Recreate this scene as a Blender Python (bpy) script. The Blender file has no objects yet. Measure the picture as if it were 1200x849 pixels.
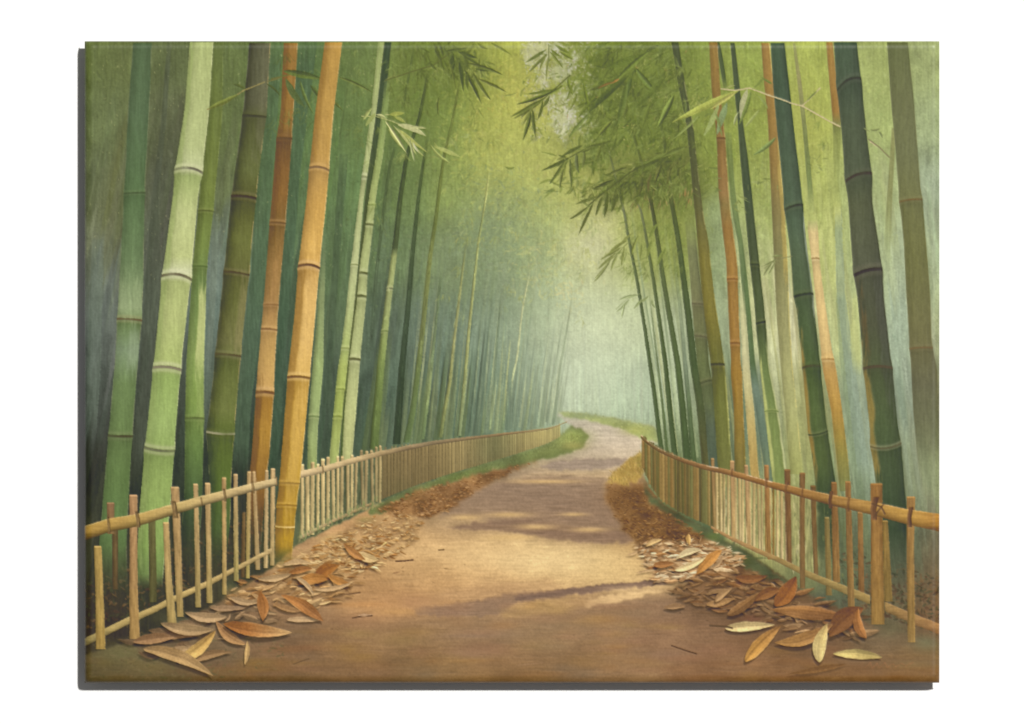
import bpy, math
import numpy as np

# ------------------------------------------------------------------ render, camera, lamps
# 1 unit = 1 m; the print is 1.002 m x 0.752 m and hangs 26 mm proud of a white wall (wall plane y = 0,
# the camera looks along +Y).  Wall coordinates: x to the right, z up, both zero at the picture's centre.
C = bpy.context.scene.collection
scene = bpy.context.scene
scene.render.engine = 'CYCLES'
scene.view_settings.view_transform = 'Standard'
scene.view_settings.look = 'None'
scene.view_settings.exposure = 0.0
scene.view_settings.gamma = 1.0
scene.view_settings.use_curve_mapping = False

DEPTH = 0.026                       # face of the canvas to the wall; the panel is 8 mm thick and stands off on a batten
THICK = 0.008
CAM_D = 16.0                        # camera to the canvas face
cam_data = bpy.data.cameras.new('camera')
cam = bpy.data.objects.new('camera', cam_data); C.objects.link(cam)
cam.location = (0.0, -DEPTH - CAM_D, 0.0)
cam.rotation_euler = (math.radians(90), 0, 0)
cam_data.sensor_fit = 'HORIZONTAL'
cam_data.sensor_width = 36.0
cam_data.lens = 36.0 * CAM_D / 1.2
cam_data.clip_end = 100.0
scene.camera = cam

world = bpy.data.worlds.new('World'); scene.world = world
world.use_nodes = True
bg = world.node_tree.nodes['Background']
bg.inputs['Color'].default_value = (1.0, 0.99, 0.98, 1)
bg.inputs['Strength'].default_value = AMBIENT = 0.155

LAMP_D = 28.0                       # a round studio lamp, far up on the right
LX, LZ = 0.415, 0.45               # sideways and upward slope of its light
n_ = math.sqrt(LX * LX + LZ * LZ + 1)
lamp_data = bpy.data.lights.new('studio_lamp', 'AREA')
lamp_data.shape = 'DISK'
lamp_data.size = 2.2
lamp_data.energy = LAMP_W = 10800.0
lamp_data.color = (1.0, 0.985, 0.96)
lamp = bpy.data.objects.new('studio_lamp', lamp_data); C.objects.link(lamp)
lamp.location = (LX / n_ * LAMP_D, -LAMP_D / n_, LZ / n_ * LAMP_D)
lamp.rotation_euler = (math.radians(90) - math.atan2(LZ, math.hypot(LX, 1)), 0, math.atan2(LX, 1))

# ------------------------------------------------------------------ materials
def new_mat(name):
    m = bpy.data.materials.new(name); m.use_nodes = True
    return m, m.node_tree.nodes, m.node_tree.links, m.node_tree.nodes['Principled BSDF']

wall_mat, N, L, P = new_mat('white_wall_paint')
P.inputs['Roughness'].default_value = 0.9
P.inputs['Specular IOR Level'].default_value = 0.2
nz = N.new('ShaderNodeTexNoise'); nz.inputs['Scale'].default_value = 9.0; nz.inputs['Detail'].default_value = 6
rp = N.new('ShaderNodeValToRGB')
rp.color_ramp.elements[0].color = (0.83, 0.83, 0.825, 1); rp.color_ramp.elements[1].color = (0.86, 0.86, 0.857, 1)
tc = N.new('ShaderNodeTexCoord')
L.new(tc.outputs['Object'], nz.inputs['Vector']); L.new(nz.outputs['Fac'], rp.inputs['Fac']); L.new(rp.outputs['Color'], P.inputs['Base Color'])

# oil paint on linen: the pigment of each dab is a colour attribute, a fine weave and hair marks of the brush are nodes
paint_mat, N, L, P = new_mat('oil_paint_on_canvas')
P.inputs['Roughness'].default_value = 0.7
P.inputs['Specular IOR Level'].default_value = 0.05
P.inputs['Coat Weight'].default_value = 0.6  # satin varnish
P.inputs['Coat Roughness'].default_value = 0.42
at = N.new('ShaderNodeVertexColor'); at.layer_name = 'pigment'
tc = N.new('ShaderNodeTexCoord')
def wave(direction, scale):
    w = N.new('ShaderNodeTexWave'); w.wave_type = 'BANDS'; w.bands_direction = direction; w.wave_profile = 'SIN'
    w.inputs['Scale'].default_value = scale; w.inputs['Distortion'].default_value = 1.2
    w.inputs['Detail'].default_value = 1.0; w.inputs['Detail Scale'].default_value = 0.6
    L.new(tc.outputs['Object'], w.inputs['Vector']); return w
wx, wz = wave('X', 150.0), wave('Z', 150.0)
ad = N.new('ShaderNodeMath'); ad.operation = 'ADD'
L.new(wx.outputs['Fac'], ad.inputs[0]); L.new(wz.outputs['Fac'], ad.inputs[1])
gr = N.new('ShaderNodeTexNoise'); gr.inputs['Scale'].default_value = 420.0; gr.inputs['Detail'].default_value = 3
L.new(tc.outputs['Object'], gr.inputs['Vector'])
mr = N.new('ShaderNodeMapRange'); mr.inputs['To Min'].default_value = 0.955; mr.inputs['To Max'].default_value = 1.045
L.new(gr.outputs['Fac'], mr.inputs['Value'])
mx = N.new('ShaderNodeVectorMath'); mx.operation = 'SCALE'
L.new(at.outputs['Color'], mx.inputs[0]); L.new(mr.outputs['Result'], mx.inputs['Scale'])
L.new(mx.outputs['Vector'], P.inputs['Base Color'])
bp = N.new('ShaderNodeBump'); bp.inputs['Strength'].default_value = 0.03; bp.inputs['Distance'].default_value = 0.0006
L.new(ad.outputs['Value'], bp.inputs['Height']); L.new(bp.outputs['Normal'], P.inputs['Normal'])

# ------------------------------------------------------------------ the wall
me = bpy.data.meshes.new('wall')
me.from_pydata([(-4, 0, -3), (4, 0, -3), (4, 0, 3), (-4, 0, 3), (-4, 0.1, -3), (4, 0.1, -3), (4, 0.1, 3), (-4, 0.1, 3)], [],
               [(0, 1, 2, 3), (7, 6, 5, 4), (4, 5, 1, 0), (3, 2, 6, 7), (4, 0, 3, 7), (1, 5, 6, 2)])
me.materials.append(wall_mat)
wall = bpy.data.objects.new('wall', me); C.objects.link(wall)
wall['kind'] = 'structure'; wall['label'] = 'plain white wall behind the canvas print'

# --- PAINT BEGIN
# ------------------------------------------------------------------ the painter
# The picture is laid down stroke by stroke on an array of pigment (px = mm on the canvas, two cells per mm), in the
# order a painter works: misty ground colour, far foliage, far stalks, path, near stalks, fences, leaves.
# A second array keeps which motif each dab belongs to, so that every motif becomes a mesh of its own.
rng = np.random.default_rng(11)
S = 2
X0, Y0, CW, CH = 99.0, 48.0, 1002, 752
W, H = CW * S, CH * S
img = np.zeros((H, W, 3), np.float32)
idm = np.zeros((H, W), np.int32)

PARTS = []                                            # id - 1 -> (name, parent id, label, kind)
def part(name, label=None, parent=0, kind=None):
    PARTS.append((name, parent, label, kind)); return len(PARTS)

def blur1(a, r, axis):
    if r < 1: return a
    r = int(r)
    pad = [(0, 0)] * a.ndim; pad[axis] = (r + 1, r)
    c = np.cumsum(np.pad(a, pad, mode='symmetric'), axis=axis, dtype=np.float64)
    n = a.shape[axis]
    hi = np.take(c, np.arange(2 * r + 1, 2 * r + 1 + n), axis=axis); lo = np.take(c, np.arange(0, n), axis=axis)
    return ((hi - lo) / (2 * r + 1)).astype(np.float32)
def blur(a, rx, ry, n=2):
    for _ in range(n): a = blur1(blur1(a, rx, 1), ry, 0)
    return a
def noise(rx, ry):
    a = blur(rng.standard_normal((H, W)).astype(np.float32), rx, ry)
    return (a - a.mean()) / a.std()
NV = (noise(1, 9) + .6 * noise(1, 24)) * .55            # upright hair marks of the brush
NV2 = noise(4, 60) * .5
NH = (noise(9, 1) + .6 * noise(24, 1)) * .55            # level ones
NI = noise(1, 1) * .5
NR = NI * .7                                          # rough paint edge
NE = noise(3, 3) * .5                                 # ragged edges
NB = noise(14, 14)
NL = noise(50, 60)

def clampi(v, lo, hi): return int(max(lo, min(hi, v)))
def win(x0, y0, x1, y1):
    a, b = clampi((x0 - X0) * S, 0, W), clampi((x1 - X0) * S + 1, 0, W)
    c, d = clampi((y0 - Y0) * S, 0, H), clampi((y1 - Y0) * S + 1, 0, H)
    return a, b, c, d
def grid(a, b, c, d):
    return (np.arange(a, b, dtype=np.float32) + .5)[None, :] / S + X0, (np.arange(c, d, dtype=np.float32) + .5)[:, None] / S + Y0

def lay(sl, col, alpha, pid=None, thr=0.5):
    v = img[sl]; v += (col - v) * alpha[..., None]
    if pid is not None: idm[sl][alpha > thr] = pid

def field(pts, sx, sy):
    """smooth colour field through scattered (x, y, colour) samples"""
    p = np.array([(q[0], q[1]) for q in pts], np.float32); c = np.array([q[2] for q in pts], np.float32)
    gx = np.arange(0, CW + 8, 8, dtype=np.float32) + X0; gy = np.arange(0, CH + 8, 8, dtype=np.float32) + Y0
    GX, GY = np.meshgrid(gx, gy)
    num = np.zeros(GX.shape + (3,), np.float32); den = np.zeros(GX.shape, np.float32)
    for (x, y), k in zip(p, c):
        d2 = ((GX - x) / sx) ** 2 + ((GY - y) / sy) ** 2
        w = np.exp(-d2) + 0.002 / (1 + d2) ** 2
        num += w[..., None] * k; den += w
    f = num / den[..., None]
    yi = np.minimum(np.arange(H) / (8.0 * S), f.shape[0] - 1.001); xi = np.minimum(np.arange(W) / (8.0 * S), f.shape[1] - 1.001)
    y0 = yi.astype(int); x0 = xi.astype(int); fy = (yi - y0)[:, None, None].astype(np.float32); fx = (xi - x0)[None, :, None].astype(np.float32)
    t = f[y0][:, x0] * (1 - fx) + f[y0][:, x0 + 1] * fx
    u = f[y0 + 1][:, x0] * (1 - fx) + f[y0 + 1][:, x0 + 1] * fx
    return t * (1 - fy) + u * fy

def poly_mask(pts, soft=0.0, wob=0.0):
    """antialiased mask of a polygon in a window; returns slices and mask"""
    p = np.array(pts, np.float32); m = soft * 2.5 + 2 + wob * 2
    a, b, c, d = win(p[:, 0].min() - m, p[:, 1].min() - m, p[:, 0].max() + m, p[:, 1].max() + m)
    if b - a < 2 or d - c < 2: return None, None
    gx, gy = grid(a, b, c, d)
    gx = gx + np.zeros_like(gy); gy = gy + np.zeros_like(gx)
    if wob:
        gx = gx + NE[c:d, a:b] * wob * 1.5; gy = gy + NE[::-1, ::-1][c:d, a:b] * wob * 1.5
    inside = np.zeros(gx.shape, bool)
    n = len(p)
    for i in range(n):
        xa, ya = p[i]; xb, yb = p[(i + 1) % n]
        if ya == yb: continue
        cr = (gy >= min(ya, yb)) & (gy < max(ya, yb))
        xc = xa + (gy - ya) * (xb - xa) / (yb - ya)
        inside ^= cr & (gx < xc)
    mk = blur(inside.astype(np.float32), max(1, int(soft * S)), max(1, int(soft * S)), 2 if soft else 1)
    return (slice(c, d), slice(a, b)), mk

def poly(pts, col, alpha=1.0, soft=0.0, wob=0.0, pid=None, nz=None, na=0.0, thr=0.5):
    sl, mk = poly_mask(pts, soft, wob)
    if sl is None: return
    col = np.array(col, np.float32) if not isinstance(col, np.ndarray) or col.ndim == 1 else col[sl]
    if col.ndim == 1: col = np.broadcast_to(col, mk.shape + (3,))
    if nz is not None: col = col * (1 + na * nz[sl][..., None])
    lay(sl, col, mk * alpha, pid, thr * alpha)

def blob(x, y, rx, ry, col, alpha):
    a, b, c, d = win(x - 2.6 * rx, y - 2.6 * ry, x + 2.6 * rx, y + 2.6 * ry)
    if b - a < 1 or d - c < 1: return
    gx, gy = grid(a, b, c, d)
    lay((slice(c, d), slice(a, b)), np.array(col, np.float32), alpha * np.exp(-((gx - x) / rx) ** 2 - ((gy - y) / ry) ** 2))

def smooth_rows(v, k):
    if k < 2: return v
    k = min(int(k), max(2, len(v) // 3)); p = np.pad(v, (k, k), mode='reflect', reflect_type='odd')
    kern = np.ones(k) / k
    return np.convolve(np.convolve(p, kern, 'same'), kern, 'same')[k:-k]

def ribbon(pts, cols, kl=0.7, kr=0.9, pid=None, axis=0, na=0.016, jit=0.3, alpha=1.0, fade=None, nodes=(), npid=None,
           rims=(), patches=(), smooth=14, flat=0.45, bulge=0.05):
    """a stroke that runs along y (axis 0) or x (axis 1): pts (t, lo, hi), cols (t, colour), shade multipliers at both edges.
    nodes (t, tilt, arc, thick, dark colour, light colour); rims (side, colour, width, alpha); patches (t0, t1, u0, u1, colour, alpha, soft)"""
    I = img if axis == 0 else img.transpose(1, 0, 2)
    D = idm if axis == 0 else idm.T
    nv, ni, nb = (NV, NR, NB) if axis == 0 else (NH.T, NR.T, NB.T)
    ot, oc = (Y0, X0) if axis == 0 else (X0, Y0)
    p = np.array(pts, np.float64); p = p[np.argsort(p[:, 0])]
    c, d = clampi((p[0, 0] - ot) * S, 0, I.shape[0]), clampi((p[-1, 0] - ot) * S + 1, 0, I.shape[0])
    a, b = clampi((p[:, 1].min() - 3 - oc) * S, 0, I.shape[1]), clampi((p[:, 2].max() + 3 - oc) * S + 1, 0, I.shape[1])
    if d - c < 3 or b - a < 2: return
    t = (np.arange(c, d) + .5) / S + ot
    lo = smooth_rows(np.interp(t, p[:, 0], p[:, 1]), smooth * S); hi = smooth_rows(np.interp(t, p[:, 0], p[:, 2]), smooth * S)
    cen = (lo + hi) / 2; hw = (hi - lo) / 2
    for nd in nodes:
        hw = hw * (1 + bulge * np.exp(-((t - nd[0]) / (hw.mean() * 0.5 + 1)) ** 2))
    cn = np.array([k[1] for k in cols], np.float32); ct = [k[0] for k in cols]
    base = np.stack([np.interp(t, ct, cn[:, i]) for i in range(3)], 1).astype(np.float32)
    x = (np.arange(a, b) + .5)[None, :] / S + oc
    sl = (slice(c, d), slice(a, b))
    dx = x - cen[:, None]; h = hw[:, None]
    u = dx / h
    if jit: h = h + jit * ni[sl]
    al = np.clip((h - np.abs(dx)) * S + 0.5, 0, 1) * alpha
    if fade is not None: al = al * np.interp(t, [f[0] for f in fade], [f[1] for f in fade])[:, None]
    al = al.astype(np.float32)
    uu = u + nb[sl] * 0.04
    k = np.interp(uu, [-1, -flat, 0, flat, 1], [kl, kl * .35 + .65, 1.0, kr * .35 + .65, kr])
    col = base[:, None, :] * k[..., None].astype(np.float32)
    for (t0, t1, u0, u1, pc, pa, so) in patches:
        m = np.clip((t[:, None] + nv[sl] * so * .5 - t0) / so + .5, 0, 1) * np.clip((t1 - t[:, None] + nv[sl] * so * .5) / so + .5, 0, 1)
        m = m * np.clip((uu - u0) / .2 + .5, 0, 1) * np.clip((u1 - uu) / .2 + .5, 0, 1) * pa
        col = col + (np.array(pc, np.float32) - col) * m[..., None].astype(np.float32)
    col = col * (1 + na * nv[sl] + na * .5 * NV2[sl] if axis == 0 else 1 + na * nv[sl])[..., None]
    for (side, rc, rw, ra) in rims:
        e = (hw[:, None] - dx * side)                    # distance to that edge
        m = np.clip((rw - e) / .8 + .3, 0, 1) * np.clip(.55 + .8 * nb[sl] + .5 * ni[sl], 0, 1) * ra
        col = col + (np.array(rc, np.float32) - col) * m[..., None].astype(np.float32)
    rings = []
    for (tn, tilt, arc, th, dc, lc) in nodes:
        yn = tn + tilt * u - arc * (1 - np.clip(u, -1, 1) ** 2) + ni[sl] * .25
        e = t[:, None] - yn
        lt = np.exp(-((e + th * 1.3) / (th * 0.9)) ** 2) * .75 + np.exp(-((e - th * 1.25) / (th * .8)) ** 2) * .6
        sh = np.exp(-np.clip(e, 0, None) / (th * 5)) * (e > 0) * .16
        dk = np.clip((th * .55 - np.abs(e)) * S * .7 + .5, 0, 1) * np.clip(.9 + .25 * nb[sl], .45, 1)
        col = col * (1 - sh[..., None])
        col = col + (np.array(lc, np.float32) - col) * (lt * (.7 if sum(lc) > 400 else .4))[..., None]
        col = col + (np.array(dc, np.float32) - col) * dk[..., None]
        rings.append(np.abs(e) < th * 1.1)
    v = I[sl]; v += ((col - v) * al[..., None]).astype(np.float32)
    if pid is not None:
        D[sl][al > .45] = pid
        for q_, r_ in zip(npid or [], rings): D[sl][(al > .45) & r_] = q_

def leaf(x0, y0, x1, y1, w, col, tip=None, bend=0.0, alpha=1.0, pid=None, vein=0.0, shadow=0.0, side=0.0, pw=0.85, edge=None, asym=0.0):
    """a pointed blade from (x0, y0) to (x1, y1), w wide, bowed by bend"""
    L_ = math.hypot(x1 - x0, y1 - y0) + 1e-6; tx, ty = (x1 - x0) / L_, (y1 - y0) / L_
    m = w + abs(bend) + 3 + (4 if shadow else 0)
    a, b, c, d = win(min(x0, x1) - m, min(y0, y1) - m, max(x0, x1) + m, max(y0, y1) + m)
    if b - a < 1 or d - c < 1: return
    gx, gy = grid(a, b, c, d); sl = (slice(c, d), slice(a, b))
    def geo(ox, oy):
        rx, ry = gx - x0 - ox, gy - y0 - oy
        s = (rx * tx + ry * ty) / L_; n = -rx * ty + ry * tx
        n = n - bend * 4 * s * (1 - s)
        sc = np.clip(s, 0, 1)
        hw = w * (.5 if w < 9 else .45) * np.clip(np.sin(np.pi * sc ** pw), 0, 1) ** .8
        return s, n, hw
    if shadow:
        s, n, hw = geo(-1.5, 2.5 + w * .1)
        lay(sl, img[sl] * .45, np.clip((hw * 1.02 - np.abs(n)) / 2.2 + .4, 0, 1) * ((s > 0) & (s < 1)) * shadow)
    s, n, hw = geo(0, 0)
    if asym: hw = hw * np.where(n > 0, 1 + asym, 1 - asym)
    al = np.clip((hw + NE[sl] * .3 - np.abs(n)) * S + .35, 0, 1) * ((s > -.02) & (s < 1.02)) * alpha
    col = np.array(col, np.float32)
    cc = np.broadcast_to(col, al.shape + (3,))
    if tip is not None: cc = cc + (np.array(tip, np.float32) - cc) * np.clip((s - .35) / .6, 0, 1)[..., None]
    q = n / (hw + .3)
    st = np.sin(q * 9 + NB[sl] * 1.5 + n * .6)
    cc = cc * (1 + side * (.35 * q + .65 * np.tanh(q * 6)) + (.03 * st + .035 * np.sin(q * 17 + n * 1.3 + x0) * np.clip(.5 + NB[sl], 0, 1.5)) * (w > 7) + .03 * NI[sl] + .05 * NB[sl] * (w > 7))[..., None]
    if vein: cc = cc * (1 - vein * np.exp(-(n / (.05 * w + .35)) ** 2))[..., None]
    if edge is not None:
        em = np.clip((np.abs(q) - .74) / .2, 0, 1) * np.clip(.6 + .7 * NB[sl] + .3 * NI[sl], 0, 1) * np.where(q * (1 if side >= 0 else -1) > 0, .8, .25)
        cc = cc + (np.array(edge, np.float32) - cc) * em[..., None]
    lay(sl, cc, al.astype(np.float32), pid, .45 * alpha)

def twig(pts, w, col, pid=None, alpha=1.0):
    for i in range(len(pts) - 1):
        (x0, y0), (x1, y1) = pts[i], pts[i + 1]
        L_ = math.hypot(x1 - x0, y1 - y0)
        a, b, c, d = win(min(x0, x1) - w - 1, min(y0, y1) - w - 1, max(x0, x1) + w + 1, max(y0, y1) + w + 1)
        if b - a < 1 or d - c < 1: continue
        gx, gy = grid(a, b, c, d); sl = (slice(c, d), slice(a, b))
        s = np.clip(((gx - x0) * (x1 - x0) + (gy - y0) * (y1 - y0)) / L_ ** 2, 0, 1)
        dist = np.hypot(gx - x0 - s * (x1 - x0), gy - y0 - s * (y1 - y0))
        al = np.clip((w / 2 - dist + NI[sl] * .25) * S + .4, 0, 1) * alpha
        lay(sl, np.array(col, np.float32), al.astype(np.float32), pid, .45 * alpha)

def local(x, y):
    return img[clampi((y - Y0) * S, 0, H - 1), clampi((x - X0) * S, 0, W - 1)].copy()

def in_poly(x, y, pts):
    r = False; n = len(pts)
    for i in range(n):
        (xa, ya), (xb, yb) = pts[i], pts[(i + 1) % n]
        if (ya > y) != (yb > y) and x < xa + (y - ya) * (xb - xa) / (yb - ya): r = not r
    return r

# ------------------------------------------------------------------ ground colour of the grove
BG = [
 (105,60,(92,110,62)),(140,70,(102,118,70)),(200,60,(92,108,68)),(270,60,(92,112,64)),(325,60,(84,114,64)),(362,70,(82,116,66)),(420,70,(96,122,66)),(480,70,(106,128,60)),(520,60,(104,124,52)),(560,80,(140,152,68)),(590,70,(158,166,72)),(620,100,(164,168,80)),(680,80,(124,138,62)),(720,70,(106,126,54)),(770,70,(110,130,56)),(815,70,(122,142,64)),(870,70,(136,156,72)),(945,70,(152,166,78)),(1025,70,(150,166,96)),(1090,70,(146,162,106)),
 (110,140,(96,114,72)),(140,150,(98,114,74)),(195,150,(88,98,70)),(268,150,(92,112,66)),(325,150,(80,114,66)),(362,150,(84,122,70)),(420,150,(90,120,68)),(480,140,(108,132,64)),(520,150,(120,142,70)),(570,150,(160,168,80)),(615,160,(166,172,84)),(660,150,(158,164,86)),(700,140,(106,124,54)),(745,150,(110,128,56)),(780,150,(118,136,62)),(820,150,(122,140,62)),(880,150,(132,150,66)),(945,150,(160,170,80)),(1025,150,(150,168,100)),(1092,150,(142,160,116)),
 (110,220,(98,112,80)),(135,240,(104,112,76)),(195,220,(82,90,74)),(262,220,(96,112,74)),(325,220,(76,110,68)),(362,220,(80,116,74)),(425,220,(90,126,74)),(480,220,(100,128,74)),(530,220,(130,152,78)),(580,220,(150,164,88)),(630,220,(156,170,100)),(680,215,(164,168,88)),(715,200,(140,146,80)),(780,210,(110,122,60)),(890,215,(142,158,82)),(955,215,(158,170,92)),(1030,220,(152,168,116)),(1092,220,(148,168,140)),
 (110,300,(112,122,98)),(120,350,(104,122,112)),(190,300,(84,94,78)),(258,300,(104,126,118)),(325,300,(72,108,76)),(362,300,(80,114,80)),(395,300,(84,114,72)),(440,300,(84,112,78)),(480,300,(100,128,84)),(530,300,(116,138,92)),(580,300,(116,140,100)),(630,290,(140,162,104)),(680,295,(176,180,112)),(700,290,(188,186,136)),(730,300,(160,168,92)),(760,290,(132,146,70)),(790,300,(134,148,72)),(850,300,(132,154,110)),(885,300,(170,180,118)),(960,300,(180,190,112)),(1020,300,(152,172,116)),(1045,300,(160,178,146)),(1096,300,(152,170,130)),
 (110,400,(90,106,102)),(135,400,(84,92,84)),(185,400,(76,88,74)),(250,380,(94,118,116)),(320,400,(64,98,76)),(395,380,(80,108,76)),(440,380,(82,108,84)),(490,390,(96,122,102)),(540,390,(104,130,108)),(590,390,(116,142,114)),(640,380,(142,166,126)),(680,380,(176,188,144)),(720,390,(176,192,146)),(745,390,(170,188,140)),(795,380,(150,168,128)),(850,390,(130,152,116)),(885,380,(200,200,140)),(935,390,(190,192,150)),(985,390,(176,184,116)),(1005,400,(164,180,122)),(1050,380,(146,170,144)),(1096,390,(146,156,114)),
 (110,470,(72,86,80)),(140,470,(66,78,66)),(185,460,(62,74,62)),(260,460,(74,92,78)),(325,460,(54,82,70)),(390,470,(66,90,70)),(435,470,(72,98,84)),(480,470,(82,112,94)),(530,470,(86,118,98)),(580,470,(92,126,102)),(630,460,(116,146,118)),(672,470,(172,194,160)),(700,470,(154,180,146)),(735,460,(140,172,138)),(755,470,(142,172,140)),(790,470,(164,184,146)),(815,470,(120,140,104)),(850,470,(110,130,84)),(885,470,(96,122,104)),(930,460,(176,176,116)),(960,470,(128,136,76)),(995,460,(142,166,134)),(1020,460,(138,162,136)),(1060,470,(134,158,134)),(1096,470,(112,114,82)),
 (110,560,(54,60,48)),(140,550,(50,58,46)),(180,560,(46,60,46)),(250,560,(48,62,50)),(315,530,(48,76,62)),(370,520,(56,84,64)),(440,520,(66,94,70)),(500,510,(76,106,86)),(560,510,(84,116,90)),(620,490,(104,136,106)),(680,490,(150,176,144)),(740,495,(144,168,134)),(790,520,(110,130,80)),(840,540,(84,106,70)),(890,520,(96,122,98)),(930,530,(160,166,96)),(985,550,(130,150,104)),(1010,540,(132,158,130)),(1070,550,(134,152,116)),(1096,550,(130,138,96)),
 (110,660,(70,70,52)),(180,660,(62,66,48)),(250,650,(70,66,48)),(300,620,(60,62,44)),(340,600,(86,100,66)),(900,600,(160,156,90)),(940,620,(120,126,78)),(985,620,(92,106,74)),(1060,640,(90,104,78)),(1092,660,(110,100,72)),(110,720,(64,56,42)),(200,700,(60,58,42)),(1050,690,(100,92,66)),(1092,700,(116,88,62)),
]
grove = field(BG, 26, 40)
img[:] = grove * (1 + .025 * NV + .015 * NI + .03 * NB)[..., None]

# broad upright strokes of neighbouring tones low down, short tumbling dabs of leaf colour high up
def upright(n, box, lmin, lmax, wmin, wmax, amp, alpha, lean):
    for _ in range(n):
        x = rng.uniform(box[0], box[2]); y = rng.uniform(box[1], box[3]); l_ = rng.uniform(lmin, lmax); w = rng.uniform(wmin, wmax)
        c = local(x, y) * (1 + rng.normal(0, amp)) + rng.normal(0, 2, 3)
        k = lean(x)
        ribbon([(y - l_ / 2, x - k * l_ / 2 - w / 2, x - k * l_ / 2 + w / 2), (y, x - w / 2, x + w / 2), (y + l_ / 2, x + k * l_ / 2 - w / 2, x + k * l_ / 2 + w / 2)],
               [(y, c)], 1, 1, alpha=alpha, jit=.7, na=.03, smooth=4, fade=[(y - l_ / 2, 0), (y - l_ / 4, 1), (y + l_ / 4, 1), (y + l_ / 2, 0)])
LEAN = lambda x: (x - 700) * .00042 if x < 690 else (x - 690) * .0006
LEANL = lambda x: -LEAN(1400 - x) if x < 690 else LEAN(x)
def lean_of(x): return -.22 + (x - 99) / 560 * .12 if x < 660 else .10 + (x - 700) / 400 * .06
upright(420, (99, 150, 460, 620), 50, 190, 2, 10, .07, .5, lean_of)
upright(260, (840, 220, 1101, 640), 50, 180, 2, 10, .06, .5, lean_of)
upright(240, (440, 300, 660, 520), 40, 130, 2, 5, .05, .45, lean_of)

def dabs(n, box, lmin, lmax, wmin, wmax, amp, alpha, ang=None, tint=0, bias=0.0, mask=None):
    for _ in range(n):
        x = rng.uniform(box[0], box[2]); y = rng.uniform(box[1], box[3])
        if mask is not None and not mask(x, y): continue
        a_ = rng.uniform(0, 2 * math.pi) if ang is None else rng.normal(ang[0], ang[1])
        l_ = rng.uniform(lmin, lmax); w = rng.uniform(wmin, wmax)
        c = local(x, y) * (1 + bias + rng.normal(0, amp)) + rng.normal(0, 3 + tint) * np.array((1, .8, .6)) + rng.normal(0, 2, 3)
        leaf(x, y, x + math.cos(a_) * l_, y + math.sin(a_) * l_, w, c, bend=rng.normal(0, l_ * .06), alpha=alpha)
# big soft leaf masses first
for (x, y, rx, ry, c, a_) in [
    (500,120,60,50,(100,124,52),.5),(530,80,40,25,(92,110,48),.5),(470,170,50,40,(92,122,66),.4),(600,250,40,50,(140,162,96),.4),(575,260,48,44,(116,140,106),.65),(530,300,40,30,(112,134,100),.4),
    (600,190,50,40,(168,174,88),.5),(640,240,40,40,(160,172,96),.4),(690,290,26,16,(196,196,150),.6),(570,330,60,40,(112,136,100),.4),
    (720,90,60,45,(104,124,50),.7),(760,130,60,40,(108,126,52),.6),(740,210,60,22,(104,116,52),.55),(700,175,38,18,(112,126,58),.6),(790,280,40,40,(126,142,64),.4),
    (650,350,60,40,(134,160,116),.4),(720,360,40,40,(178,190,136),.5),(610,110,30,30,(172,170,76),.45),(650,200,40,30,(170,172,84),.4),(700,430,40,40,(160,188,150),.4),
    (940,150,40,60,(164,172,80),.4),(1010,180,30,80,(150,168,104),.4),(900,260,30,30,(148,164,92),.4)]:
    blob(x, y, rx, ry, c, a_)
# lilac-white sky breaking through the crown
SKY = [[(618,48),(650,48),(662,56),(640,68),(628,80),(618,76),(612,66)],[(650,56),(660,54),(664,66),(654,66)],[(646,80),(662,72),(672,70),(672,84),(664,94),(652,96),(645,88)],[(632,72),(641,64),(641,86),(634,90)],[(631,88),(641,84),(641,98),(638,106),(630,102)],[(668,62),(680,62),(682,70),(672,76)],[(668,102),(677,98),(678,110),(670,118)],[(686,100),(694,90),(698,98),(690,114)],[(640,118),(648,108),(650,126),(642,130)],[(656,112),(664,108),(664,122),(656,124)],[(646,134),(658,126),(668,128),(670,148),(664,162),(652,160),(647,150)],[(662,126),(672,122),(672,142),(664,148)],[(676,136),(690,128),(688,140),(676,146)],[(688,148),(702,136),(702,146),(690,156)]]
for q in SKY:
    poly(q, (204,202,196), .42, 1.4, 3.4)
    for _ in range(14):
        x0_ = rng.uniform(min(v[0] for v in q) - 3, max(v[0] for v in q) + 3); y0_ = rng.uniform(min(v[1] for v in q) - 3, max(v[1] for v in q) + 4)
        blob(x0_, y0_, rng.uniform(.6, 1.8), rng.uniform(.6, 2.0), (202 + rng.normal(0, 6), 197 + rng.normal(0, 6), 198 + rng.normal(0, 6)), .5)
    for _ in range(9):
        x0_ = rng.uniform(min(v[0] for v in q), max(v[0] for v in q)); y0_ = rng.uniform(min(v[1] for v in q) - 2, max(v[1] for v in q) + 2)
        blob(x0_, y0_, rng.uniform(.5, 1.3), rng.uniform(.5, 1.3), (146, 152, 96), .5)
for _ in range(210):
    x, y = rng.uniform(612, 700), rng.uniform(46, 165); t = rng.normal(2.2, .8); l_ = rng.uniform(4, 13)
    leaf(x, y, x + math.cos(t) * l_, y + math.sin(t) * l_, rng.uniform(1.2, 3.2), [(122,134,72),(104,122,58),(140,146,90),(158,160,104)][rng.integers(0, 4)], alpha=rng.uniform(.5, .85))
for _ in range(420):
    x, y = rng.uniform(614, 700), rng.uniform(48, 165)
    if rng.random() < abs(y - 105) / 120: continue
    blob(x, y, rng.uniform(.5, 1.1), rng.uniform(.5, 1.2), (196 + rng.normal(0, 8), 192 + rng.normal(0, 8), 190 + rng.normal(0, 8)), .55)
up = lambda x, y: y < 420 - abs(x - 640) * .25
dabs(2000, (400, 48, 900, 400), 3, 10, 1.2, 3.6, .05, .42, mask=up, tint=0)
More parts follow.
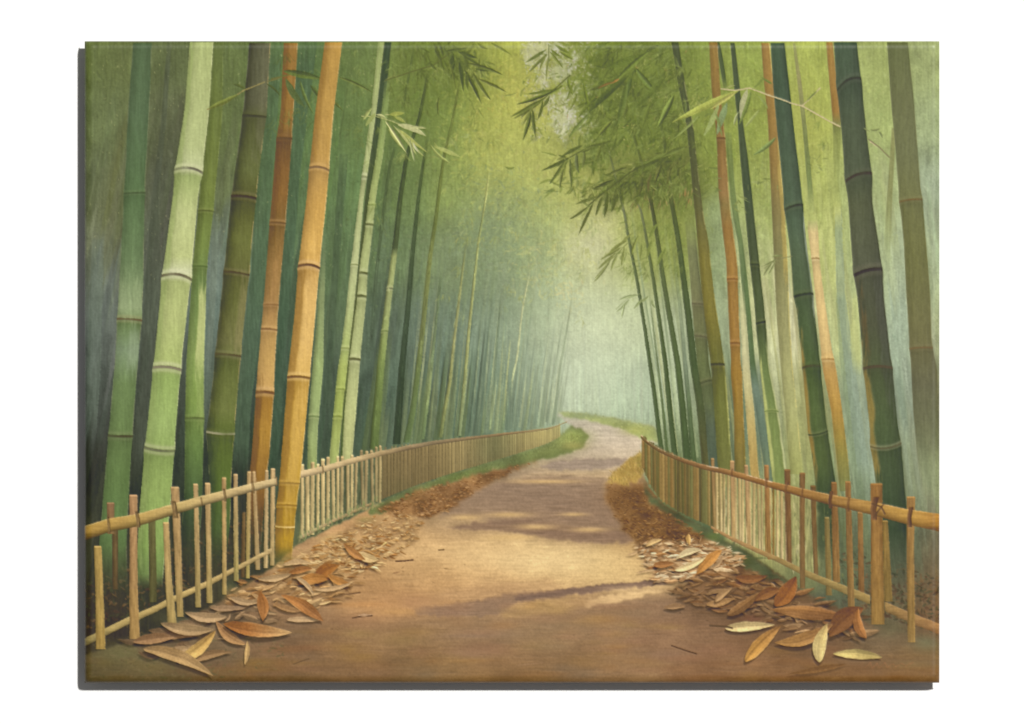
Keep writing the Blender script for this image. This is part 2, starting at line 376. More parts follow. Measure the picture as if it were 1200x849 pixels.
dabs(1100, (440, 48, 900, 330), 6, 18, 2.5, 6, .065, .4, ang=(2.3, .8), mask=up, tint=0)
dabs(700, (99, 48, 440, 330), 4, 14, 1, 3, .07, .4, ang=(1.7, .5), tint=2)
dabs(800, (860, 48, 1101, 420), 4, 14, 1.5, 4, .06, .4, ang=(1.5, .6), tint=3)
# clumps of small leaves hanging in the mist
for (cx, cy, sx, sy, n, c, a_) in [(600,240,26,26,170,(122,142,102),.45),(588,292,30,24,150,(116,138,98),.4),(560,256,24,24,120,(128,148,92),.4),(528,200,24,22,140,(110,130,74),.4),(505,150,22,26,140,(104,126,66),.4),
    (655,300,28,14,120,(172,172,100),.5),(640,322,24,14,90,(158,164,98),.45),(668,342,14,10,50,(188,176,104),.5),(625,268,30,20,120,(158,170,98),.4),(580,150,30,30,170,(172,174,84),.45),(600,110,22,26,130,(176,172,76),.5),
    (572,190,28,26,140,(164,170,86),.4),(545,130,18,26,100,(142,156,72),.4),(690,250,22,18,90,(176,178,98),.45),(650,220,24,22,110,(166,172,92),.4),(630,190,22,18,90,(170,172,90),.4),(480,110,22,30,140,(96,116,60),.45),(450,220,16,50,130,(102,132,76),.35),
    (415,120,14,50,110,(96,124,66),.35),(600,380,40,26,150,(124,148,116),.3),(650,390,30,22,110,(140,164,126),.3),(540,330,34,30,160,(112,134,98),.3),(700,390,24,22,90,(170,188,142),.35),(760,300,24,26,120,(130,146,72),.45),(790,262,22,26,120,(120,138,64),.45),
    (770,150,30,22,130,(112,128,54),.45),(830,100,16,40,120,(126,142,62),.4),(950,110,22,40,130,(158,168,80),.35),(890,240,16,24,90,(132,150,84),.4),(955,230,16,30,90,(158,170,96),.35),(1030,110,10,40,80,(158,170,108),.3),(360,180,8,60,90,(88,122,72),.35),(325,140,6,50,60,(84,114,66),.35)]:
    for _ in range(n):
        x, y = rng.normal(cx, sx), rng.normal(cy, sy); t = rng.normal(2.0, .9); l_ = rng.uniform(3, 11)
        leaf(x, y, x + math.cos(t) * l_, y + math.sin(t) * l_, rng.uniform(1.2, 3.4), np.array(c) * rng.uniform(.9, 1.12) + rng.normal(0, 3, 3), bend=rng.normal(0, .8), alpha=a_ * rng.uniform(.5, 1))
# dark leaf masses of the right crown
for _ in range(520):
    k = rng.integers(0, 4)
    cx, cy, sx, sy = [(735,85,42,26),(705,120,30,22),(770,120,30,26),(745,212,50,12)][k]
    x, y = rng.normal(cx, sx), rng.normal(cy, sy)
    if x < 690 and y < 165: continue
    c = np.array([(98,118,48),(84,106,44),(112,130,56),(90,110,58)][rng.integers(0, 4)]) * rng.uniform(.9, 1.1)
    a_ = rng.normal(2.35, .5); l_ = rng.uniform(7, 20)
    leaf(x, y, x + math.cos(a_) * l_, y + math.sin(a_) * l_, rng.uniform(1.6, 4), c, bend=rng.normal(0, 1), alpha=.5)
MASS = [[(690,95),(705,62),(735,50),(790,50),(800,90),(812,130),(790,160),(750,168),(715,172),(690,165),(700,135),(684,120)],[(700,228),(720,205),(760,186),(815,172),(822,200),(818,232),(790,240),(760,232),(735,236),(712,240)],[(664,185),(690,168),(715,160),(722,178),(700,196),(676,194)]]
for q, c, a_ in zip(MASS, [(98,116,52),(92,104,52),(102,118,58)], [.6, .62, .55]): poly(q, c, a_, 5, 3.5, nz=NB, na=.08)
for _ in range(900):
    q = MASS[rng.choice(3, p=[.66,.24,.1])]; xs_ = [v[0] for v in q]; ys_ = [v[1] for v in q]
    x, y = rng.uniform(min(xs_) - 4, max(xs_) + 4), rng.uniform(min(ys_) - 4, max(ys_) + 6)
    if not in_poly(x, y, q) and rng.random() < .75: continue
    c = np.array([(88,108,46),(104,124,54),(78,96,42),(118,136,60),(96,116,58)][rng.integers(0, 5)]) * rng.uniform(.9, 1.08)
    t = rng.normal(2.3, .45); l_ = rng.uniform(8, 22)
    leaf(x, y, x + math.cos(t) * l_, y + math.sin(t) * l_, rng.uniform(1.6, 4.6), c, bend=rng.normal(0, 1.2), alpha=rng.uniform(.3, .65))
for _ in range(160):
    x, y = rng.normal(745, 45), rng.normal(120, 55)
    if y < 50: continue
    t = rng.normal(2.2, .7); l_ = rng.uniform(2, 7)
    leaf(x, y, x + math.cos(t) * l_, y + math.sin(t) * l_, rng.uniform(.7, 1.4), [(150,156,84),(168,160,90),(140,150,74),(160,130,70)][rng.integers(0, 4)], alpha=.6)
# warm dead twigs hanging under the right spray, yellow sparks
for _ in range(90):
    x, y = rng.uniform(740, 815), rng.uniform(208, 240); l_ = rng.uniform(5, 14)
    c = [(150,112,66),(172,140,84),(96,84,48),(88,98,50)][rng.integers(0, 4)]
    leaf(x, y, x + rng.normal(-2, 3), y + l_, rng.uniform(.8, 1.8), c, alpha=.6)

# ------------------------------------------------------------------ far stalks
def line_pts(cl, w0, w1):
    n = len(cl); ys = [p[1] for p in cl]
    return [(y, x - (w0 + (w1 - w0) * (y - ys[0]) / (ys[-1] - ys[0])) / 2, x + (w0 + (w1 - w0) * (y - ys[0]) / (ys[-1] - ys[0])) / 2) for x, y in cl]
FAR_STALK_LABELS = []
def stalk(cl, w0, w1, cols, kl=.8, kr=.9, label=None, fade=None, na=.018, alpha=1.0, **k):
    pid = part('bamboo_stalk', label)
    y0_, y1_ = cl[0][1], cl[-1][1]
    ribbon(line_pts(cl, w0 * .85, w1 * (.8 if w1 < 7 and cl[0][0] < 690 else .95)), cols, kl, kr, pid=pid, fade=fade, na=na, alpha=alpha * .95, jit=.45, **k)
    if cl[0][0] < 690:                                    # broken lights and darks along the stem
        xs_ = [q[0] for q in cl]; ys_ = [q[1] for q in cl]
        for _ in range(int((y1_ - y0_) / 9)):
            y = rng.uniform(y0_ + 12, y1_ - 4); x = np.interp(y, ys_, xs_); l_ = rng.uniform(4, 18); x2 = np.interp(y + l_, ys_, xs_)
            c = local(x, y); f = rng.choice([.82, .9, 1.1, 1.18])
            leaf(x + rng.normal(0, w0 * .3), y, x2 + rng.normal(0, w0 * .3), y + l_, rng.uniform(.8, 1.8), c * f, alpha=.6)
    return pid
# pale far grove behind the bend
for _ in range(75):
    x = rng.uniform(648, 772); y1 = rng.uniform(484, 500) if x < 700 else rng.uniform(488, 508); l_ = rng.uniform(40, 120)
    c = local(x, y1 - l_ * .5) * rng.choice([.93, .95, 1.05, 1.07]) + rng.normal(0, 3, 3)
    w = rng.uniform(.8, 2.4)
    ribbon([(y1 - l_, x - w / 2 - 1, x + w / 2 - 1), (y1, x - w / 2, x + w / 2)], [(y1, c)], 1, 1, alpha=.55, jit=.4, fade=[(y1 - l_, 0), (y1 - l_ * .5, 1), (y1 - 12, 1), (y1, .2)])
# thin hazy ones left of the bend
for i in range(85):
    x = 468 + (658 - 468) * (i + rng.uniform(0, 1)) / 85; y1 = 522 - (x - 468) * .15; l_ = rng.uniform(50, 190) * (1.1 - (x - 468) / 500)
    k = rng.uniform(.06, .12) if x < 600 else rng.uniform(.10, .16)
    c0 = local(x, y1 - 60)
    c = c0 * rng.choice([.78, .84, .9]) if rng.random() < .55 else c0 * .55 + np.array((182, 188, 122)) * .45
    w = rng.uniform(1.0, 3.0) * (1.25 - (x - 468) / 450)
    ribbon([(y1 - l_, x + k * l_ - w * .4, x + k * l_ + w * .4), (y1, x - w / 2, x + w / 2)], [(y1, c)], .95, 1.04, alpha=.78, jit=.4, na=.06,
           fade=[(y1 - l_, 0), (y1 - l_ * .6, 1), (y1 - 25, 1), (y1, .5)])

for k in range(46):
    x = 424 + 236 * (k + rng.uniform(-.2, .8)) / 46; y1 = 538 - (x - 424) * .18; f = (x - 424) / 236; w = rng.uniform(4, 10) * (1.1 - .75 * f); l_ = rng.uniform(60, 170) * (1.1 - .5 * f)
    c = np.array([(88,110,62),(98,122,74),(80,104,82),(70,92,62),(112,130,84),(92,118,92)][rng.integers(0, 6)]); c = c * (1 - f * .55) + local(x, y1 - 50) * f * .55
    k_ = rng.uniform(.09, .16)
    ribbon([(y1 - l_, x + k_ * l_ - w * .4, x + k_ * l_ + w * .4), (y1, x - w / 2, x + w / 2)], [(y1, c)], .88, 1.06, alpha=.62, jit=.4, fade=[(y1 - l_, 0), (y1 - l_ * .5, 1), (y1, 1)])
DK, LT, YE = (74,96,72), (168,178,108), (150,150,84)
stalk([(485,57),(477,100),(471,130)], 3, 3, [(57,(84,104,58))], fade=[(57,.3),(80,.9),(115,.9),(131,0)], label='short dim stalk behind the left pale leaf spray')
stalk([(463,172),(457,192),(451,232),(444,292),(439,342),(434,420)], 3.5, 5, [(172,(78,102,62)),(340,(78,100,74)),(420,(74,98,76))], fade=[(172,.5),(190,.9),(340,.8),(420,0)], label='faint dark green stalk between the pale pair and the half lit stalk')
stalk([(502,85),(491,140),(477,180),(469,232),(462,298),(455,350),(446,430),(438,525)], 3.6, 11, [(85,(84,100,54)),(180,(64,84,52)),(290,(76,94,60)),(300,(160,172,104)),(350,(166,178,112)),(400,(150,172,92)),(440,(116,142,72)),(525,(92,118,62))], .62, .95, fade=[(85,.4),(100,.9),(525,1)], nodes=[(338,0,.4,1.5,(110,110,80),(190,190,140)),(388,0,.4,1.4,(110,130,70),(170,180,110))], label='slender stalk, dark above and sunlit pale green below')
stalk([(503,150),(496,190),(490.5,230),(484,290),(478,360),(471,430),(464.5,520)], 3.2, 9.5, [(150,(80,100,54)),(230,(66,88,56)),(360,(60,82,58)),(430,(54,76,52)),(520,(52,74,52))], .85, .9, fade=[(150,0),(185,.9),(520,1)], label='slender dark green stalk left of the misty grove')
stalk([(540,90),(537,105),(530,142),(520,185),(515,220),(510,262),(505,292),(500,337),(495,390),(489,440),(484,480),(476,518)], 3, 8, [(90,(98,110,54)),(262,(96,110,56)),(300,(116,126,68)),(390,(116,128,72)),(440,(98,120,66)),(518,(86,112,66))], .75, 1.08, fade=[(90,.2),(110,.7),(150,.7),(200,.9),(518,1)], label='slender olive stalk rising through the yellow green leaves')
stalk([(517,317),(512,367),(506,425),(502,462),(495,514)], 2.4, 6, [(317,(92,116,82)),(425,(116,138,90)),(450,(150,168,104)),(480,(120,146,90)),(514,(104,132,84))], .75, 1.05, fade=[(317,.3),(340,.9),(514,.9)], label='thin green stalk right of the olive stalk')
stalk([(546,285),(540,335),(532,400),(527,450),(521,480),(516,512)], 2.6, 5.5, [(285,(122,134,84)),(335,(150,154,92)),(400,(158,158,94)),(450,(150,152,86)),(512,(124,138,80))], .62, 1.05, fade=[(285,.3),(310,.9),(512,.9)], label='thin straw coloured stalk in the left mist')
stalk([(573,200),(569,235),(561,280),(555,335),(550,380),(546,430),(542,472),(538,510)], 2.2, 6, [(200,(178,184,112)),(240,(176,182,108)),(262,(140,154,92)),(300,(160,168,98)),(380,(168,172,100)),(430,(160,168,98)),(510,(124,146,100))], .5, 1.05, fade=[(200,.2),(215,.9),(510,.95)], label='thin pale yellow stalk standing tallest in the left mist')
stalk([(587,342),(581,420),(577,470),(574,503)], 1.8, 4, [(342,(92,118,88)),(440,(88,116,88)),(470,(120,142,96)),(503,(130,152,100))], fade=[(342,.3),(370,.85),(503,.8)], label='thin dark stalk in the middle of the left mist')
stalk([(598,398),(594,442),(590,492)], 2, 3, [(398,(164,176,110)),(450,(168,178,108)),(492,(128,152,98))], fade=[(398,.3),(415,.9),(492,.8)], label='short thin lit stalk in the left mist')
stalk([(621,318),(620,322),(612,362),(606,420),(601,440),(598,470)], 1.6, 3.2, [(318,(186,188,126)),(362,(190,194,134)),(420,(184,190,124)),(470,(140,162,110))], .7, 1.05, fade=[(318,.2),(335,.9),(430,.9),(470,.1)], label='thin pale stalk lit against the centre of the mist')
stalk([(659,377),(651,427),(645,462),(640,494)], 1.8, 3, [(377,(104,130,96)),(494,(100,128,96))], fade=[(377,.2),(395,.8),(494,.9)], label='thin dark stalk second from the bend of the path')
stalk([(670,350),(661,405),(656,430),(652,470),(648,497)], 1.8, 4.2, [(350,(108,130,88)),(430,(92,118,84)),(497,(88,116,84))], .8, 1.0, fade=[(350,.3),(370,.85),(497,.95)], label='dark stalk nearest the bend of the path on the left')
stalk([(636,380),(629,440),(624,495)], 1.4, 2.6, [(380,(110,136,102)),(495,(104,132,100))], fade=[(380,0),(410,.7),(495,.7)], label='faint thin stalk left of the bend of the path')

for (x, y, rx, ry, a_) in [(695,440,100,80,.52),(700,360,80,60,.28),(640,300,70,60,.14)]: blob(x, y, rx, ry, (206,216,182), a_)      # the light over the bend
# ------------------------------------------------------------------ the ground
GP = [
 (660,489,(182,180,160)),(690,497,(188,180,162)),(720,508,(190,180,162)),(742,519,(192,178,156)),(700,516,(192,180,160)),(690,528,(188,172,148)),(725,531,(188,172,146)),(664,530,(180,166,142)),
 (650,556,(180,158,126)),(700,556,(186,164,130)),(610,562,(160,140,116)),(590,570,(148,128,106)),
 (640,576,(146,124,104)),(690,580,(146,124,102)),(590,588,(152,130,106)),(556,592,(160,138,110)),(700,602,(148,124,100)),(620,604,(156,130,102)),(670,622,(152,124,96)),(560,606,(164,138,104)),(530,612,(164,138,104)),
 (600,646,(212,182,130)),(660,652,(214,186,132)),(720,657,(210,180,124)),(560,642,(210,174,124)),(500,638,(208,168,118)),(640,672,(220,190,136)),(560,672,(204,164,114)),(480,668,(196,154,106)),(430,690,(176,132,88)),(520,690,(192,146,98)),(460,706,(178,128,84)),(750,680,(200,168,116)),(640,686,(200,160,108)),(590,696,(184,142,98)),
 (430,750,(140,108,74)),(500,738,(138,108,76)),(560,735,(136,108,78)),(640,740,(138,110,78)),(700,722,(134,106,78)),(760,712,(130,102,78)),(800,740,(132,100,72)),(860,778,(130,96,66)),(700,770,(132,102,70)),(600,770,(132,102,70)),(500,775,(126,98,64)),(400,770,(128,98,66)),(330,760,(122,94,66)),(250,725,(110,92,68)),(150,778,(98,86,56)),(115,790,(88,76,48)),(600,796,(124,94,58)),(300,796,(108,84,54)),(900,796,(122,88,56)),(1070,780,(114,82,50)),(990,790,(116,84,52)),(1085,770,(112,92,60)),
 (380,660,(180,142,102)),(340,700,(146,114,82)),(300,740,(122,96,72)),(250,760,(106,88,64)),(200,740,(104,90,68)),(440,620,(198,152,106)),
 (760,640,(170,134,90)),(800,660,(176,140,96)),(840,700,(106,80,56)),(900,720,(108,80,54)),(960,740,(108,80,54)),(760,600,(120,88,54)),(730,580,(126,92,58)),(1040,750,(106,88,64)),(800,620,(104,78,50)),(880,690,(112,74,44)),
]
ground = field(GP, 34, 17)
ground = ground * (1 + .02 * NH + .012 * NI + .022 * NB + .02 * NL)[..., None]
G_POLY = [(90,810),(90,770),(150,752),(210,728),(265,702),(320,664),(345,640),(435,594),(480,574),(520,559),(560,546),(600,534),(640,521),(665,506),(669,498),(662,492),(654,487),(656,482),(700,487),(766,500),(772,520),(752,520),(752,547),(760,570),(775,588),(800,604),(837,626),(880,650),(940,692),(1000,722),(1040,738),(1110,755),(1110,810)]
path_id = part('dirt_path', 'winding beige dirt path crossed by tree shadows')
poly(G_POLY, ground, soft=1.0, wob=.8, pid=path_id)
# earth behind the pickets near the left and right edge of the canvas
for _ in range(800):
    if rng.random() < .55: x = rng.uniform(99, 330); y = 745 - (x - 99) * .42 - rng.uniform(0, 60)
    else: x = rng.uniform(985, 1101); y = 712 + (x - 985) * .25 - rng.uniform(0, 66)
    c = [(84,62,46),(104,80,56),(62,58,40),(120,92,60),(74,78,52)][rng.integers(0, 5)]
    a_ = rng.uniform(0, 6.3); l_ = rng.uniform(3, 12)
    leaf(x, y, x + math.cos(a_) * l_, y + math.sin(a_) * l_ * .7, rng.uniform(1.5, 4), c, alpha=.55)

# grass at the foot of the fences and on the far bank
gid = part('grass_verge', 'green grass strip at the foot of the left fence', kind='stuff')
poly([(430,600),(445,590),(480,572),(520,558),(560,545),(600,533),(640,520),(662,506),(668,499),(682,503),(690,512),(684,524),(660,533),(640,538),(600,547),(560,556),(520,568),(490,579),(455,600),(440,604)], (104,122,74), soft=1.4, wob=1.0, pid=gid, nz=NB, na=.12)
for (x, y, rx, ry, c) in [(670,512,20,8,(140,156,84)),(640,528,26,7,(124,140,84)),(590,542,30,6,(100,118,76)),(540,558,30,6,(92,114,62)),(470,580,30,9,(84,104,68)),(672,522,14,5,(160,156,90))]: blob(x, y, rx, ry, c, .75)
gid2 = part('grass_verge', 'pale hazy grass bank across the far bend', kind='stuff')
poly([(655,482),(690,485),(720,490),(766,500),(776,520),(752,514),(735,505),(712,498),(690,492),(662,488)], (150,166,104), soft=1.2, wob=.8, pid=gid2, nz=NB, na=.05)
for (x, y, rx, ry, c) in [(680,487,22,4,(132,152,112)),(745,504,16,6,(170,176,100)),(720,494,20,3,(158,172,112))]: blob(x, y, rx, ry, c, .7)
gid3 = part('grass_verge', 'tan and green bank beside the start of the right fence', kind='stuff')
poly([(752,530),(755,552),(746,566),(730,569),(711,566),(716,556),(728,545),(742,534)], (160,134,72), soft=1.2, wob=1.2, pid=gid3, nz=NB, na=.12)
blob(750, 540, 6, 8, (128,124,62), .6); blob(740, 556, 12, 4, (166,142,76), .5)
gid4 = part('grass_verge', 'dark green tufts at the foot of the right fence', kind='stuff')
poly([(752,545),(757,572),(772,588),(800,604),(838,624),(880,650),(926,684),(915,690),(870,664),(845,648),(832,642),(800,618),(780,606),(757,584)], (74,88,60), soft=2, wob=1.6, pid=gid4, nz=NB, na=.12)
for (x, y, rx, ry, c) in [(838,628,9,6,(92,118,60)),(775,598,12,8,(84,90,60)),(872,655,10,6,(86,100,56)),(892,668,10,8,(78,90,62)),(925,690,12,10,(76,88,68)),(960,700,16,10,(82,90,70)),(990,710,14,10,(84,90,70)),(1040,740,16,8,(104,96,66)),(1085,752,16,10,(108,108,76))]: blob(x, y, rx, ry, c, .7)
for (x, y, rx, ry, c) in [(345,660,14,6,(110,128,64)),(322,650,12,12,(118,116,56)),(395,632,16,5,(140,150,88)),(430,610,12,5,(134,144,86)),(270,690,10,10,(88,106,62)),(205,725,20,8,(100,100,72)),(140,765,30,14,(104,104,66))]: blob(x, y, rx, ry, c, .55)
for _ in range(360):
    t = rng.random(); x = 430 + 250 * t; y = 598 - 84 * t ** .9 + rng.normal(0, 3.5)
    c = local(x, y) * rng.uniform(.82, 1.22); leaf(x, y, x + rng.normal(1, 2), y - rng.uniform(2, 5), 1.2, c, alpha=.6)

def tufts(box, test, n, pal, h):
    for _ in range(n):
        x, y = rng.uniform(box[0], box[2]), rng.uniform(box[1], box[3])
        if idm[clampi((y - Y0) * S, 0, H - 1), clampi((x - X0) * S, 0, W - 1)] not in test: continue
        c = local(x, y) * .5 + np.array(pal[rng.integers(0, len(pal))]) * .5
        leaf(x, y, x + rng.normal(0, 2), y - rng.uniform(.5, 1) * h, rng.uniform(.8, 1.8), c * rng.uniform(.88, 1.12), alpha=.6)
tufts((711,528,756,570), {gid3}, 520, [(150,126,70),(176,150,88),(128,118,62),(134,100,56),(190,166,104)], 5)
tufts((652,482,780,522), {gid2}, 420, [(150,166,108),(166,176,106),(134,152,100),(178,176,112)], 3)
tufts((430,496,692,606), {gid}, 700, [(96,118,66),(120,138,78),(84,104,60),(146,150,90)], 5)
tufts((745,545,930,692), {gid4}, 420, [(72,86,58),(94,108,66),(64,76,54),(110,104,62)], 6)
# tree shadows and sun flecks on the path
def level(pts, col, alpha, soft, wob=1.2): poly(pts, col, alpha, soft, wob, nz=NH, na=.035)
level([(632,547),(652,540),(690,537),(737,537),(730,543),(712,549),(655,551)], (150,134,120), .9, 1.0)
level([(590,562),(620,556),(660,554),(712,553),(714,560),(660,563),(610,566)], (196,170,132), .6, 1.6)
level([(585,564),(640,557),(712,559),(706,570),(710,590),(735,630),(742,637),(700,637),(660,630),(600,622),(560,606),(528,608),(512,606),(530,592),(545,582)], (134,112,96), .62, 2.4)
level([(520,618),(560,612),(610,607),(660,616),(735,622),(745,634),(700,637),(660,633),(590,622)], (128,104,88), .8, 1.4)
for (x, y, rx, ry) in [(596,603,26,3.2),(672,602.5,15,2.2),(628,617,24,3.4),(690,620.5,22,3.2),(606,629,18,2.6),(545,606,20,3.4),(640,564,40,2.4),(590,630,24,3)]: blob(x, y, rx, ry, (208,174,120), .85)
level([(484,713),(520,707),(562,703),(602,694),(637,692),(700,686),(778,680),(788,684),(740,689),(680,697),(640,703),(600,708),(592,718),(540,722),(490,722)], (132,106,86), .85, 1.2)
level([(600,697),(622,696),(660,690),(700,686),(778,679.5),(786,684),(740,688),(690,694),(640,700),(605,706)], (112,90,80), .85, .7)
level([(683,702),(720,696),(770,689),(776,693),(745,700),(707,709),(684,711)], (214,178,126), .95, 1.0)
level([(585,716),(620,704),(680,699),(690,706),(672,714),(620,722),(590,724)], (164,130,82), .75, 2.6)
level([(590,684),(640,676),(660,690),(610,697),(560,701),(500,706),(520,690)], (176,136,96), .55, 3)
for (x, y, rx, ry) in [(738,731,12,5),(785,735,14,2.6),(470,750,26,7),(420,742,20,6)]: blob(x, y, rx, ry, (146,118,70), .5)
blob(640,655,95,16,(228,200,148),.6); blob(540,645,70,10,(212,178,128),.4); blob(735,690,30,4,(220,186,136),.5)
for _ in range(420):
    x = rng.uniform(300, 1000); y = rng.uniform(640, 798); c = local(x, y) * (1 + rng.normal(0, .045)); l_ = rng.uniform(8, 34)
    leaf(x, y, x + l_, y + rng.normal(0, 2.5), rng.uniform(1, 3), c, alpha=.4)
for _ in range(260):
    x = rng.uniform(560, 745); y = rng.uniform(500, 640)
    if idm[clampi((y - Y0) * S, 0, H - 1), clampi((x - X0) * S, 0, W - 1)] != path_id: continue
    c = local(x, y) * (1 + rng.normal(0, .045)); l_ = rng.uniform(4, 16)
    leaf(x, y, x + l_, y + rng.normal(0, .8), rng.uniform(.8, 1.8), c, alpha=.45)
for _ in range(34):
    x = rng.uniform(380, 900); y = rng.uniform(650, 770); l_ = rng.uniform(1.5, 5)
    leaf(x, y, x + l_, y + rng.normal(0, 1), rng.uniform(.7, 1.5), local(x, y) * .68, alpha=.7)

for _ in range(260):
    x, y = rng.uniform(99, 1101), rng.uniform(700, 800)
    if not (300 < x < 980 or y > 770): continue
    c = local(x, y) + np.array([(12,8,-6),(8,-2,-8),(-10,-8,-4),(-6,0,6),(10,2,4)][rng.integers(0, 5)]) * rng.uniform(.5, 1.3)
    blob(x, y, rng.uniform(8, 34), rng.uniform(2.5, 7), c, .5)
for _ in range(700):
    x, y = rng.uniform(99, 1101), rng.uniform(640, 800)
    if idm[clampi((y - Y0) * S, 0, H - 1), clampi((x - X0) * S, 0, W - 1)] != path_id: continue
    c = local(x, y) * (1 + rng.normal(0, .06)); t = rng.normal(-.1, .25); l_ = rng.uniform(3, 16)
    leaf(x, y, x + math.cos(t) * l_, y + math.sin(t) * l_, rng.uniform(.8, 2), c, alpha=.5)
for _ in range(260):
    x, y = rng.uniform(99, 330), rng.uniform(735, 800)
    if y < 800 - (x - 99) * .12 - 60: continue
    c = [(96,92,58),(112,98,66),(76,78,48),(120,100,68),(84,70,48)][rng.integers(0, 5)]; t = rng.normal(0, .8); l_ = rng.uniform(3, 12)
    leaf(x, y, x + math.cos(t) * l_, y + math.sin(t) * l_ * .7, rng.uniform(1, 3), c, alpha=.4)
# carpets of small fallen leaves along both edges
def carpet(pts, n, l0, l1, w0, w1, pal, pid, base=None, ba=.8, dark=.35, soft=2.0):
    if base is not None: poly(pts, base, ba, soft, 2.0, pid=pid, nz=NB, na=.12)
    xs = [p[0] for p in pts]; ys = [p[1] for p in pts]; got = []
    while len(got) < n:
        x, y = rng.uniform(min(xs), max(xs)), rng.uniform(min(ys), max(ys))
        if in_poly(x, y, pts): got.append((y, x))
    got.sort(); y0_, y1_ = min(ys), max(ys)
    for y, x in got:
        f = (y - y0_) / max(1, y1_ - y0_); s_ = rng.choice([.55, .8, 1, 1.25, 1.6], p=[.25, .25, .25, .15, .1]); l_ = (l0 + (l1 - l0) * f) * s_ * rng.uniform(.85, 1.15); w = (w0 + (w1 - w0) * f) * s_ ** .8 * rng.uniform(.7, 1.2)
        a_ = rng.normal(-.12, .5) + (math.pi if rng.random() < .5 else 0)
        c = np.array(pal[rng.integers(0, len(pal))]) * rng.uniform(.86, 1.12)
        leaf(x, y, x + math.cos(a_) * l_, y + math.sin(a_) * l_ * .6, w, c, bend=rng.normal(0, w * .22), alpha=.85, pid=pid, shadow=dark, vein=.1, side=rng.normal(0, .18))
SUNNY = [(212,174,120),(196,152,98),(178,130,78),(220,190,138),(168,114,62),(158,102,54),(204,168,118),(192,154,102)]
SHADE = [(136,94,58),(150,104,62),(116,80,50),(128,98,66),(160,118,74),(100,70,44)]
lit = part('leaf_litter', 'sunlit carpet of pale dry leaves along the left fence', kind='stuff')
carpet([(440,597),(490,575),(545,560),(600,546),(632,539),(604,551),(560,574),(522,598),(500,606),(470,606)], 520, 2.2, 5, .9, 2.2, [(150,104,64),(136,94,58),(164,122,78),(120,84,52),(176,134,92)], part('leaf_litter', 'red brown leaves in shade along the far left verge', kind='stuff'), (138,98,62), .85, .15)
carpet([(345,655),(390,628),(440,603),(486,603),(496,616),(486,634),(455,655),(420,672),(380,682),(330,690),(318,676)], 700, 4, 15, 1.2, 3.6, SUNNY, lit, (178,142,98), .7, .3)
carpet([(300,676),(345,664),(400,662),(420,680),(400,706),(360,712),(310,704),(262,716),(262,696)], 130, 9, 18, 2.5, 5.5, [(186,146,98),(168,128,82),(158,118,74),(204,166,114),(150,102,58)], lit, (156,120,80), .6, .4)
carpet([(160,752),(210,734),(265,704),(300,700),(320,730),(290,748),(240,752),(200,770),(160,768)], 70, 14, 26, 3.5, 7, [(128,102,74),(116,90,64),(140,112,80),(106,82,58),(150,122,86)], part('leaf_litter', 'dull brown leaves in shade under the left fence', kind='stuff'), (110,90,66), .6, .4)
rl = part('leaf_litter', 'brown leaf bed in shade along the right verge', kind='stuff')
carpet([(712,566),(735,570),(752,568),(762,590),(800,612),(832,634),(842,646),(800,642),(750,640),(726,612),(712,585)], 620, 2.2, 6, .9, 2.4, [(132,92,54),(120,84,50),(144,104,62),(104,72,44),(150,112,70),(112,84,60)], rl, (124,90,56), .9, .2)
sl_ = part('leaf_litter', 'bright patch of pale dry leaves on the right verge', kind='stuff')
carpet([(742,637),(790,634),(836,634),(852,642),(872,656),(858,666),(820,676),(790,682),(772,680),(752,655)], 420, 8, 17, 1.6, 4.0, [(216,190,148),(206,170,126),(186,140,96),(226,206,166),(160,104,62),(190,156,116),(172,120,74)], sl_, (176,138,98), .85, .45)
carpet([(790,688),(830,678),(872,664),(900,676),(935,692),(985,715),(1010,735),(985,752),(930,738),(880,720),(840,716),(806,706)], 210, 13, 26, 3, 6.5, [(122,92,62),(138,102,66),(108,80,54),(152,118,80),(128,98,70),(140,94,56)], part('leaf_litter', 'dark brown leaf bed in shade under the right fence', kind='stuff'), (112,84,58), .75, .38)

# ------------------------------------------------------------------ far right stalks
for k in range(34):                                       # hazy stems deep in the right grove
    x = rng.uniform(776, 1000); y1 = 520 + (x - 760) * .28; l_ = rng.uniform(120, 300); w = rng.uniform(1.8, 5)
    c = np.array([(146,162,112),(118,138,86),(168,170,108),(132,150,104),(150,148,88),(104,128,88)][rng.integers(0, 6)]) * .75 + local(min(x, 1090), y1 - 80) * .25
    k_ = rng.uniform(.10, .17)
    ribbon([(y1 - l_, x - k_ * l_ - w * .4, x - k_ * l_ + w * .4), (y1, x - w / 2, x + w / 2)], [(y1, c)], .9, 1.06, alpha=.6, jit=.3, fade=[(y1 - l_, 0), (y1 - l_ * .6, 1), (y1, 1)])
# bright gaps painted between them
for cl in [[(768,432),(777,505)],[(778,428),(786,505)],[(787,428),(797,510)],[(803,430),(812,505)],[(838,436),(851,500)],[(826,470),(834,530)],[(813,430),(822,500)]]:
    ribbon(line_pts(cl, 5.0, 4.0), [(0,(178,196,146))], 1, 1, alpha=.55, jit=.8, fade=[(cl[0][1], .3), (cl[0][1] + 20, 1), (cl[1][1] - 10, .8), (cl[1][1], 0)])

